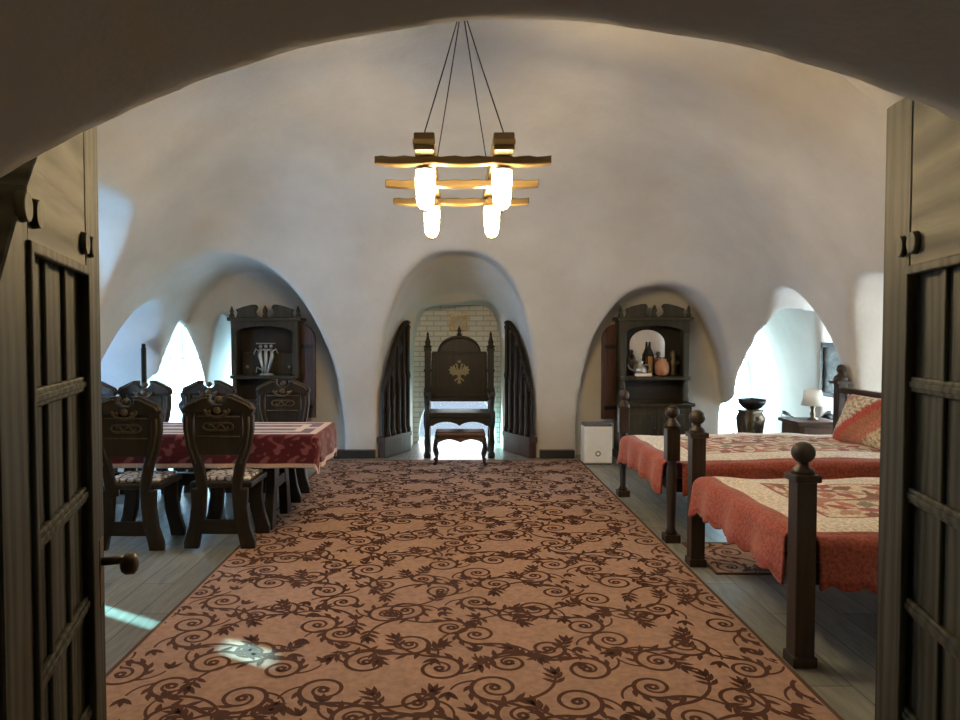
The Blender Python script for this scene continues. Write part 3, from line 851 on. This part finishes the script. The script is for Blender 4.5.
mb = MB(); mb.box(-.10, .10, -.025, .025, 0, .035, .004)
tag(mb.build('book', CREAM, None, (HR[0] - .14, HR[1] + .085, ZS), .05), 'thin cream book lying in front of the teapot', 'book')
# the left hutch's shelf: a silver candelabrum of dancing figures
e = thing('candelabrum', 'silver candelabrum of slender figures inside the left hutch', 'candelabrum', (HL[0] + .0, HL[1] + .15, ZS))
mb = MB(); mb.lathe([(.09, 0), (.09, .015), (.03, .03), (.02, .06)])
mb.build('base', SILVER, e)
for k, x in enumerate((-.075, 0, .075)):
    mb = MB(); mb.tube([(x * .3, 0, .04), (x * .7, 0, .14), (x, 0, .24), (x * .9, 0, .33)], .02, 8, radii=[.016, .020, .028, .018]); mb.ball((x * .9, 0, .36), .024)
    mb.tube([(x, 0, .29), (x + .05, -.01, .33), (x + .08, -.01, .27)], .009, 6); mb.tube([(x, 0, .29), (x - .05, -.01, .33), (x - .075, -.01, .26)], .009, 6)
    mb.tube([(x * .3, 0, .05), (x - .04, 0, .10), (x - .05, 0, .03)], .010, 6)
    mb.build('figure', SILVER, e)
mb = MB(); mb.box(-.12, .12, -.02, .02, .39, .405, .004); mb.build('crossbar', SILVER, e)

def wall_shutter(x, y, rz, side, label):
    e = thing('wall_shutter', label, 'shutter', (x, y, 0), rz, 'arched shutters beside the hutches')
    w, z0, z1 = .18, .48, 1.66; n = 10
    pts = [(0, z0), (w, z0)] + [(w * math.cos(PI / 2 * k / n), z1 - .20 + .20 * math.sin(PI / 2 * k / n)) for k in range(n + 1)] + [(0, z1)]
    if side < 0: pts = [(-a, b) for a, b in pts][::-1]
    mb = MB(); mb.prism(pts, -.02, .02, bev=.004)
    for q in (.25, .5, .75):
        xx = side * w * q; mb.box(xx - .003, xx + .003, -.024, -.018, z0 + .02, z1 - .12)
    mb.build('shutter_board', REDWOOD, e)
    for z in (.62, 1.38):
        mb = MB(); mb.box(min(0, side * w * .85), max(0, side * w * .85), -.03, -.018, z - .025, z + .025, .003); mb.build('hinge_strap', IRON, e)
wall_shutter(HR[0] - .44, 8.72, R(8), -1, 'red-brown arched shutter with iron straps left of the mirrored hutch')
wall_shutter(HL[0] + .44, 8.86, R(-8), 1, 'red-brown arched shutter with iron straps right of the left hutch')

# ------------------------------------------------------------------ air purifier
e = thing('air_purifier', 'white upright air purifier with a dark top beside the far right corner of the carpet', 'air purifier', (1.68, 8.28, 0), 0)
mb = MB(); mb.box(-.17, .17, -.10, .10, .012, .45, .02, 3); mb.build('housing', WHITEP, e)
mb = MB(); mb.box(-.165, .165, -.095, .095, .448, .488, .012); mb.build('top_grille', GREYP, e)
mb = MB(); mb.box(-.15, .15, -.08, .08, 0, .014); mb.build('foot', GREYP, e)
mb = MB(); mb.tube([(.026 * math.cos(a * PI / 8), -.101, .13 + .026 * math.sin(a * PI / 8)) for a in range(16)], .006, 6, closed=True); mb.build('dial', GREYP, e)

# ------------------------------------------------------------------ beds
def star_patch(u, v):
    """patchwork blocks: diamonds and arcs of red, rust, tan, sage and cream"""
    RED, RUST, TAN, SAGE, CRM, ROSE = (.36, .055, .035), (.26, .085, .045), (.47, .28, .17), (.27, .24, .15), (.76, .64, .50), (.50, .17, .11)
    b = .46; bu, bv = u / b, v / b; iu, iv = math.floor(bu), math.floor(bv); fu, fv = bu - iu - .5, bv - iv - .5
    r = math.hypot(fu, fv); a = math.atan2(fv, fu)
    if r < .13: return RUST if (iu + iv) % 2 else RED
    if r < .47:
        k = int(math.floor((a + PI) / (PI / 4))); t = ((a + PI) / (PI / 4)) % 1
        if abs(t - .5) < .5 * (1 - abs(r - .29) / .19): return (RED, TAN, RUST, SAGE, ROSE, RED, TAN, RUST)[(k + iu * 3 + iv * 5) % 8]
        return CRM
    return (ROSE, TAN, RUST, CRM)[(iu + 2 * iv + (1 if fu > 0 else 0) + (1 if fv > 0 else 0)) % 4]

def bed(y0, y1, turned, lab, qlab):
    yc = (y0 + y1) / 2; hw = (y1 - y0) / 2; x0, x1 = 1.585, 3.62
    e = thing('bed', lab, 'bed', (x0, yc, 0)); L = x1 - x0
    for s_ in (-1, 1):
        mb = MB()
        if not turned:
            mb.box(-.055, .055, s_ * hw - .055, s_ * hw + .055, 0, .05, .006)
            mb.box(-.045, .045, s_ * hw - .045, s_ * hw + .045, 0, .86, .005)
            mb.box(-.06, .06, s_ * hw - .06, s_ * hw + .06, .845, .88, .008)
            mb.lathe([(.052, .88), (.045, .90), (.026, .915), (.024, .93)], c=(0, s_ * hw, 0))
            zt = .975
        else:
            mb.box(-.055, .055, s_ * hw - .055, s_ * hw + .055, 0, .06, .006)
            mb.lathe([(.05, .05), (.032, .10), (.034, .3), (.040, .52), (.03, .58), (.045, .61)], c=(0, s_ * hw, 0))
            mb.box(-.048, .048, s_ * hw - .048, s_ * hw + .048, .60, .84, .008)
            mb.lathe([(.058, .84), (.058, .86), (.040, .88), (.028, .90), (.026, .915)], c=(0, s_ * hw, 0))
            zt = .955
        p = mb.build('foot_post', BEDWOOD, e)
        mb = MB(); mb.ball((0, s_ * hw, zt), .052, 1, 1, .95, 18); mb.build('ball_finial', BEDWOOD, p)
        mb = MB(); mb.box(L - .045, L + .045, s_ * hw - .045, s_ * hw + .045, 0, 1.12, .006); mb.box(L - .075, L + .075, s_ * hw - .075, s_ * hw + .075, 1.06, 1.085, .004)
        mb.lathe([(.075, 1.10), (.06, 1.13), (.03, 1.15), (.028, 1.165)], c=(L, s_ * hw, 0)); p = mb.build('head_post', BEDWOOD, e)
        mb = MB(); mb.ball((L, s_ * hw, 1.20), .045, 1, 1, 1, 16); mb.build('ball_finial', BEDWOOD, p)
        mb = MB(); mb.box(.04, L - .04, s_ * (hw - .03) - .02, s_ * (hw - .03) + .02, .36, .46, .006); mb.build('side_rail', BEDWOOD, e)
    mb = MB(); mb.box(.0, .03, -hw + .04, hw - .04, .36, .46, .006); mb.build('footboard', BEDWOOD_Y, e)
    mb = MB(); mb.box(L - .03, L + .03, -hw + .04, hw - .04, .98, 1.03, .010); mb.box(L - .02, L + .02, -hw + .04, hw - .04, .30, .62, .006); hb = mb.build('headboard', BEDWOOD_Y, e)
    k = 0
    for j in range(15):
        yy = -hw + .10 + (2 * hw - .20) * j / 14
        mb = MB(); mb.lathe([(.014, .62), (.018, .70), (.011, .76), (.020, .82), (.011, .90), (.018, .95), (.014, .985)], c=(L, yy, 0), seg=8); mb.build('spindle', BEDWOOD, hb)
    mb = MB(); mb.box(.035, L - .05, -hw + .06, hw - .06, .36, .575, .05, 3); mb.build('mattress', MATTRESS, e)
    # quilt: a sheet folded over the mattress edges, corners cut out round the posts
    D = .255; top = .595; nu, nv = 210, 200; mx0 = .02; lim = hw - .045; rr = .065
    us = [mx0 - D + (L - .10 - mx0 + D) * i / nu for i in range(nu + 1)]
    vs = [-lim - D + 2 * (lim + D) * j / nv for j in range(nv + 1)]
    rnd = random.Random(int(y0 * 100)); ph = rnd.uniform(0, 6)
    P = []; keep_uv = []
    for u in us:
        row = []
        for v in vs:
            du = max(0, mx0 - u); dv = max(0, abs(v) - lim); sv = 1 if v > 0 else -1
            if du > .02 and abs(v) > lim - .035: row.append(None); continue
            if dv > .02 and u < .072: row.append(None); continue
            x = max(u, mx0); y = max(-lim, min(lim, v)); z = top + .006 * math.sin(u * 13.7) * math.sin(v * 13.7) + .012 * math.sin(u * 3 + ph)
            z -= .02 * max(0, (abs(v) - lim + .15) / .15) ** 2 if dv == 0 else .02
            d = max(du, dv)
            if d > 0:
                t = d / D
                # scalloped hem
                s_ = v if du > 0 else u
                dd = d * (1 + .09 * t * abs(math.sin(s_ * 24)) + .03 * math.sin(s_ * 5 + ph) + (.16 * t * max(0, 1 - (lim - abs(v)) / .3) ** 2 if du > 0 else 0))
                if dd < rr * 1.4: off = rr * .9 * math.sin(dd / (rr * 1.4) * PI / 2); zz = rr * .7 * (1 - math.cos(dd / (rr * 1.4) * PI / 2))
                else: off = rr * .9 + .10 * (dd - rr * 1.4); zz = rr * .7 + (dd - rr * 1.4)
                off += .018 * t * math.sin(s_ * 17 + ph)
                if du > 0: x -= off
                else: y += sv * off
                z -= zz
            row.append((x, y, z)); keep_uv.append((x, y, z, u, v))
        P.append(row)
    mb = MB(); lay = mb.bm.verts.layers.float_color.new('pattern')
    V_ = [[mb.bm.verts.new(p) if p else None for p in r_] for r_ in P]
    def colour(u, v):
        du = max(0, mx0 - u); dv = max(0, abs(v) - lim); ed = min(u - mx0, lim - abs(v))
        if du > 0 or dv > 0:
            d = max(du, dv); return (.34, .085, .06) if (d < D - .035) else (.27, .055, .04)
        if ed < .035: return (.34, .085, .06)
        if ed < .26: return (.80, .73, .64)
        if ed < .275: return (.36, .045, .03)
        return star_patch(u + .1, v)
    for i, r_ in enumerate(V_):
        for j, vv in enumerate(r_):
            if vv is not None: vv[lay] = (*colour(us[i], vs[j]), 1)
    for i in range(nu):
        for j in range(nv):
            q = [V_[i][j], V_[i + 1][j], V_[i + 1][j + 1], V_[i][j + 1]]
            if all(a is not None for a in q): f = mb.bm.faces.new(q); f.smooth = True
    for r_ in V_:
        for vv in r_:
            if vv is not None and not vv.link_faces: mb.bm.verts.remove(vv)
    q = mb.build('quilt', QUILT, None, (x0, yc, 0))
    m = q.modifiers.new('thick', 'SOLIDIFY'); m.thickness = .012; m.offset = 1
    tag(q, qlab, 'quilt')
bed(3.17, 4.565, False, 'near walnut bed with square foot posts and ball finials', 'red and cream patchwork quilt on the near bed')
bed(5.09, 6.56, True, 'far walnut bed with turned foot posts and a spindle headboard', 'red and cream patchwork quilt on the far bed')

def pillow(loc, label, size=(.66, .44, .17)):
    mb = MB(); n = 26; lay = mb.bm.verts.layers.float_color.new('pattern')
    for side in (1, -1):
        V_ = []
        for i in range(n + 1):
            r_ = []
            for j in range(n + 1):
                u, v = -1 + 2 * i / n, -1 + 2 * j / n
                h = ((1 - u ** 4) * (1 - v ** 4)) ** .55
                pin = 1 - .06 * (u * u * v * v) + .0
                vv = mb.bm.verts.new((side * h * size[2] / 2, u * size[0] / 2 * (1 - .05 * (1 - abs(v))), v * size[1] / 2 * (1 - .05 * (1 - abs(u)))))
                if max(abs(u), abs(v)) > .93: c = (.36, .05, .035)
                else:
                    a = (u * 1.9 + v * 1.5) * 1.2; b = (u * 1.9 - v * 1.5) * 1.2; k = (math.floor(a + .3) * 3 + math.floor(b) * 5) % 5
                    c = ((.42, .07, .045), (.62, .50, .33), (.36, .14, .07), (.66, .55, .42), (.46, .17, .10))[k]
                    if k in (1, 3) and math.sin(u * 23) * math.sin(v * 21) > .35: c = (.30, .22, .10)
                vv[lay] = (*c, 1); r_.append(vv)
            V_.append(r_)
        for i in range(n):
            for j in range(n):
                f = mb.bm.faces.new([V_[i][j], V_[i + 1][j], V_[i + 1][j + 1], V_[i][j + 1]]); f.smooth = True
    bmesh.ops.remove_doubles(mb.bm, verts=mb.bm.verts, dist=1e-5)
    o = mb.build('pillow', QUILT, None, loc)
    o.rotation_euler = (0, R(24), R(6)); return tag(o, label, 'pillow')
pillow((3.43, 5.80, .80), 'patchwork pillow leaning on the headboard of the far bed')

# ------------------------------------------------------------------ bedside things
e = thing('nightstand', 'dark brown nightstand with the white lamp beyond the far bed', 'nightstand', (3.72, 7.32, 0))
mb = MB(); mb.box(-.20, .20, -.20, .20, .10, .60, .006); mb.build('body', REDWOOD, e)
mb = MB(); mb.box(-.23, .23, -.23, .23, .60, .635, .008); mb.build('top', REDWOOD, e)
mb = MB(); mb.box(-.17, .17, -.215, -.198, .36, .57, .005); d = mb.build('drawer', REDWOOD, e)
mb = MB(); mb.ball((0, -.225, .47), .014); mb.build('knob', BRONZE, d)
for sx in (-.17, .17):
    for sy in (-.17, .17):
        mb = MB(); mb.box(sx - .02, sx + .02, sy - .02, sy + .02, 0, .10); mb.build('leg', REDWOOD, e)
e = thing('table_lamp', 'small table lamp with a cream shade on the nightstand', 'lamp', (3.74, 7.30, .636))
mb = MB(); mb.lathe([(.055, 0), (.055, .012), (.02, .03), (.028, .06), (.016, .10), (.026, .13), (.012, .16), (.012, .20)]); mb.build('base', BRONZE, e)
mb = MB(); mb.lathe([(.115, .15), (.082, .31), (.080, .31), (.113, .15)], seg=28); mb.build('lamp_shade', SHADE, e)

e = thing('urn_stand', 'dark carved pedestal carrying a bowl by the bright corner window', 'pedestal', (3.30, 7.80, 0), .3)
mb = MB(); mb.lathe([(.13, 0), (.13, .05), (.09, .08), (.085, .25), (.11, .45), (.125, .60), (.10, .66), (.12, .69)], sq=5, seg=24)
mb.build('pedestal', BRONZE, e)
mb = MB()
for k in range(6):
    a = 2 * PI * k / 6; mb.ball((.105 * math.cos(a), .105 * math.sin(a), .42), .035, 1, 1, 2.4)
    mb.ball((.11 * math.cos(a + .5), .11 * math.sin(a + .5), .60), .03)
mb.build('carving', CARVED, e)
mb = MB(); mb.lathe([(.05, .69), (.10, .71), (.14, .76), (.15, .81), (.135, .81), (.12, .77), (.02, .74)], seg=24, M=Matrix.Translation((.02, 0, 0))); mb.build('bowl', IRON, e)

e = thing('carved_chest', 'low black chest with a scrolled back beside the nightstand', 'chest', (3.98, 7.74, 0))
mb = MB(); mb.box(-.26, .26, -.18, .18, .05, .48, .01); mb.build('body', IRON, e)
n = 20; pts = [(-.27, .48), (.27, .48)] + [(.27 - .54 * k / n, .60 + .05 * math.cos(2 * PI * k / n * 1.0) + .02 * math.cos(4 * PI * k / n)) for k in range(n + 1)]
mb = MB(); mb.prism(pts, .14, .18, bev=.004); mb.build('scrolled_back', IRON, e)
for s_ in (-1, 1):
    mb = MB(); mb.cyl((s_ * .25, -.18, .56), (s_ * .25, .16, .60), .045); mb.box(s_ * .25 - .03, s_ * .25 + .03, -.17, .16, .46, .56); mb.build('scroll_arm', IRON, e)
for sx in (-.22, .22):
    for sy in (-.14, .14):
        mb = MB(); mb.lathe([(.02, 0), (.035, .02), (.025, .055)], c=(sx, sy, 0)); mb.build('foot', IRON, e)

e = thing('picture', 'dark framed landscape picture hanging in the right window recess', 'picture', (4.12, 7.52, 1.14), R(-90))
mb = MB(); w, h = .33, .30
for a in ((-w, w, h - .05, h), (-w, w, -h, -h + .05), (-w, -w + .05, -h, h), (w - .05, w, -h, h)): mb.box(a[0], a[1], -.02, .02, a[2], a[3], .006)
mb.build('picture_frame', IRON, e)
k = N('dim_landscape').set(None, .4)
nz = k.n('ShaderNodeTexNoise', i_Scale=6.0, i_Detail=8.0); k.l(k.coords((1, 1, 2)), nz.inputs['Vector'])
k.l(k.ramp(nz.outputs[0], [(.35, (.02, .022, .025)), (.55, (.10, .10, .10)), (.7, (.30, .29, .28))]), k.b.inputs['Base Color'])
mb = MB(); mb.box(-w + .045, w - .045, -.005, .008, -h + .045, h - .045); mb.build('canvas', k.m, e)

# ------------------------------------------------------------------ dining table, cloth and chairs
TX0, TX1, TY0, TY1 = -3.55, -1.06, 5.28, 6.02
e = thing('dining_table', 'long dark trestle table under the burgundy cloth at left', 'table', ((TX0 + TX1) / 2, (TY0 + TY1) / 2, 0))
hx, hy = (TX1 - TX0) / 2, (TY1 - TY0) / 2
mb = MB(); mb.box(-hx + .02, hx - .02, -hy + .02, hy - .02, .715, .755, .006); mb.build('tabletop', DARKWOOD_H, e)
for x in (-hx + .45, hx - .38):
    for s_ in (-1, 1):
        mb = MB(); pts = [(s_ * .10, .71), (s_ * .20, .71), (s_ * .235, .35), (s_ * .31, .06), (s_ * .31, .0145 if x > 0 else 0), (s_ * .19, .0145 if x > 0 else 0), (s_ * .16, .25), (s_ * .08, .45)]
        mb.prism(pts if s_ > 0 else pts[::-1], x - .035, x + .035, 'yz', bev=.004); mb.build('leg', DARKWOOD, e)
    mb = MB(); mb.box(x - .04, x + .04, -hy + .06, hy - .06, .65, .714, .006); mb.box(x - .03, x + .03, -.2, .2, .30, .38, .004); mb.build('trestle_bar', DARKWOOD, e)
mb = MB(); mb.box(-hx + .45, hx - .38, -.04, .04, .30, .40, .006); mb.build('stretcher', DARKWOOD_H, e)
mb = MB(); mb.box(-hx + .3, hx - .3, -hy + .08, hy - .08, .58, .714, .004); mb.build('apron', DARKWOOD_H, e)

def tablecloth():
    mb = MB(); lay = mb.bm.verts.layers.float_color.new('pattern'); D = .26; z = .762; nu, nv = 380, 170
    us = [-hx - D + 2 * (hx + D) * i / nu for i in range(nu + 1)]; vs = [-hy - D + 2 * (hy + D) * j / nv for j in range(nv + 1)]
    BUR, CRM, ROSE = (.085, .012, .022), (.62, .47, .42), (.22, .075, .095)
    def damask(u, v):
        a = math.sin(u * 30 + .8 * math.sin(v * 60)) * math.cos(v * 32 + .8 * math.sin(u * 55)) + .7 * math.sin(u * 62 + 2 * math.sin(v * 40)) * math.sin(v * 58)
        return ROSE if a > .55 else (.14, .035, .048) if a > .35 else BUR
    V_ = []
    for u in us:
        r_ = []
        for v in vs:
            du = max(0, abs(u) - hx); dv = max(0, abs(v) - hy); su = 1 if u > 0 else -1; sv = 1 if v > 0 else -1
            d = math.hypot(du, dv) if du > 0 and dv > 0 else max(du, dv); d = min(d, D * 1.18)
            x = max(-hx, min(hx, u)); y = max(-hy, min(hy, v)); dz = 0
            if d > 0:
                rr = .025; s_ = u if dv > 0 else v
                if d < rr * 1.5: off, dz = rr * math.sin(d / rr / 1.5 * PI / 2), rr * (1 - math.cos(d / rr / 1.5 * PI / 2))
                else: off, dz = rr + .08 * (d - rr * 1.5) + .010 * math.sin(s_ * 16) * d / D, rr + (d - rr * 1.5)
                L = math.hypot(du, dv); x += su * off * du / L; y += sv * off * dv / L
            vv = mb.bm.verts.new((x, y, z - dz))
            e_ = max(du, dv)
            if e_ > D - .035: c = CRM
            elif e_ > 0: c = damask(u, v)
            else:
                ed = hy - abs(v); eu = hx - abs(u); m_ = min(ed, eu)
                c = CRM if m_ < .055 or (.14 < m_ < .20) or (abs(v) < .05) else damask(u, v)
            vv[lay] = (*c, 1); r_.append(vv)
        V_.append(r_)
    for i in range(nu):
        for j in range(nv):
            f = mb.bm.faces.new([V_[i][j], V_[i + 1][j], V_[i + 1][j + 1], V_[i][j + 1]]); f.smooth = True
    o = mb.build('tablecloth', DAMASK, None, ((TX0 + TX1) / 2, (TY0 + TY1) / 2, 0))
    m = o.modifiers.new('thick', 'SOLIDIFY'); m.thickness = .004; m.offset = 1
    tag(o, 'burgundy damask cloth with cream bands over the long table', 'tablecloth')
tablecloth()

def mat_cushion():
    k = N('black_and_white_cushion').set(None, .9)
    nz = k.n('ShaderNodeTexVoronoi', i_Scale=16.0); nz.feature = 'DISTANCE_TO_EDGE'; k.l(k.coords(), nz.inputs['Vector'])
    k.l(k.ramp(nz.outputs[0], [(.04, (.04, .035, .03)), (.12, (.55, .50, .46))]), k.b.inputs['Base Color']); return k.m
CUSH = mat_cushion()

def chair():
    e = thing('dining_chair', 'x', 'chair', (0, 0, 0), 0, 'carved chairs round the long table')
    # local: back at y=-.2, front at +y
    mb = MB(); mb.box(-.22, .22, -.19, .22, .42, .46, .010); mb.build('seat', DARKWOOD_H, e)
    mb = MB(); mb.box(-.19, .19, -.15, .19, .461, .487, .012, 3); o = mb.build('seat_cushion', CUSH, e); o['label'] = 'black and white patterned cushion'
    for s_ in (-1, 1):
        # lyre-shaped back post (outline in xz)
        o_ = [(.15, .40), (.165, .50), (.185, .60), (.225, .72), (.245, .84), (.245, .93), (.225, .985)]
        i_ = [(.165, .955), (.175, .90), (.175, .82), (.155, .72), (.115, .60), (.095, .50), (.09, .40)]
        pts = [(s_ * a, b) for a, b in o_ + i_]
        mb = MB(); mb.prism(pts if s_ > 0 else pts[::-1], -.235, -.185, bev=.006); p = mb.build('back_post', DARKWOOD, e)
        mb = MB()
        for yy in (-.237, -.183): mb.tube([(s_ * (a - .028), yy, b) for a, b in o_[2:-1]], .007, 6)
        mb.build('reeding', CARVED, p)
        for fr in (-1, 1):
            yb = -.21 if fr < 0 else .17
            o_ = [(.20, .42), (.195, .30), (.215, .16), (.25, .05), (.25, 0)]; i_ = [(.15, 0), (.135, .08), (.105, .20), (.095, .32), (.09, .42)]
            pts = [(s_ * a, b) for a, b in o_ + i_]
            mb = MB(); mb.prism(pts if s_ > 0 else pts[::-1], yb - .025, yb + .025, bev=.006); mb.build('leg', DARKWOOD, e)
    mb = MB(); mb.box(-.165, .165, -.225, -.195, .66, .98, .004); bp = mb.build('back_panel', DARKWOOD, e)
    # crest with a broken pediment
    pts = [(-.245, .955), (.245, .955), (.255, .985), (.235, 1.02), (.10, 1.085), (.055, 1.085), (.06, 1.045), (.03, 1.015), (-.03, 1.015), (-.06, 1.045), (-.055, 1.085), (-.10, 1.085), (-.235, 1.02), (-.255, .985)]
    mb = MB(); mb.prism(pts, -.245, -.175, bev=.008); cr = mb.build('crest_rail', DARKWOOD, e)
    mb = MB(); mb.ball((0, -.21, 1.045), .028)
    for yy in (-.250, -.170):
        mb.tube([(.085 * math.cos(PI + PI * k / 10), yy, .985 + .055 * math.sin(PI + PI * k / 10)) for k in range(11)], .010, 6)
        for s_ in (-1, 1):
            mb.tube([(s_ * a, yy, b) for a, b in ((.235, .985), (.21, 1.01), (.10, 1.062), (.07, 1.065))], .007, 6)
            mb.ball((s_ * .055, yy, .965), .014)
        mb.ball((0, yy, .975), .026, 1, .5, 1)
    mb.build('crest_carving', CARVED, cr)
    mb = MB()
    for yy in (-.228, -.192):
        pts = [(.105 * math.cos(2 * PI * k / 20), yy, .86 + .035 * math.sin(2 * PI * k / 20) * (1 + .3 * math.cos(4 * PI * k / 20))) for k in range(20)]
        mb.tube(pts, .007, 6, closed=True)
        mb.tube([(-.07 + .14 * k / 12, yy, .86 + .016 * math.sin(2 * PI * k / 6)) for k in range(13)], .006, 6)
        for z in (.79, .93): mb.tube([(-.15, yy, z), (.15, yy, z)], .005, 6)
    mb.build('panel_carving', CARVED, bp)
    mb = MB(); mb.box(-.16, .16, -.225, -.195, .10, .20, .006); mb.build('stretcher', DARKWOOD_H, e)
    return e
c0 = chair()
spots = [(-1.655, 5.10, 0, 'carved dark chair on the near side of the table, the one closer to the carpet'),
         (-2.30, 5.10, 0, 'carved dark chair on the near side of the table, closer to the left door'),
         (-1.63, 6.42, PI, 'carved chair across the table in front of the left hutch'),
         (-2.36, 6.50, PI, 'carved chair across the table just left of the hutch'),
         (-2.95, 6.44, PI, 'carved chair across the table below the thin dark panel, between two others'),
         (-3.43, 6.35, PI, 'leftmost carved chair across the table, half hidden by the left door')]
for k, (x, y, rz, lab) in enumerate(spots):
    c = c0 if k == 0 else copy_tree(c0)
    c.location = (x, y, .0145 if k in (0, 2) else 0); c.rotation_euler = (0, 0, rz); c['label'] = lab

# carved post by the left window and the thin leaning panel
mb = MB(); mb.lathe([(.10, 0), (.10, .06), (.05, .10), (.06, .40), (.04, .62), (.075, .70), (.075, .74), (.045, .78), (.06, .84), (.03, .90), (.005, .93)], sq=4, seg=20)
tag(mb.build('plant_stand', DARKWOOD, None, (-3.08, 8.0, 0)), 'dark turned stand behind the chairs by the left window', 'stand')

e = thing('picture', 'thin dark framed panel seen edge-on behind the chairs at left', 'picture', (-3.72, 8.36, 1.12), R(114.5))
mb = MB(); mb.box(-.30, .30, -.022, .022, -.30, .30, .006); mb.build('picture_frame', IRON, e)
mb = MB(); mb.box(-.25, .25, -.028, .028, -.25, .25, .003); mb.build('canvas', DARKWOOD, e)
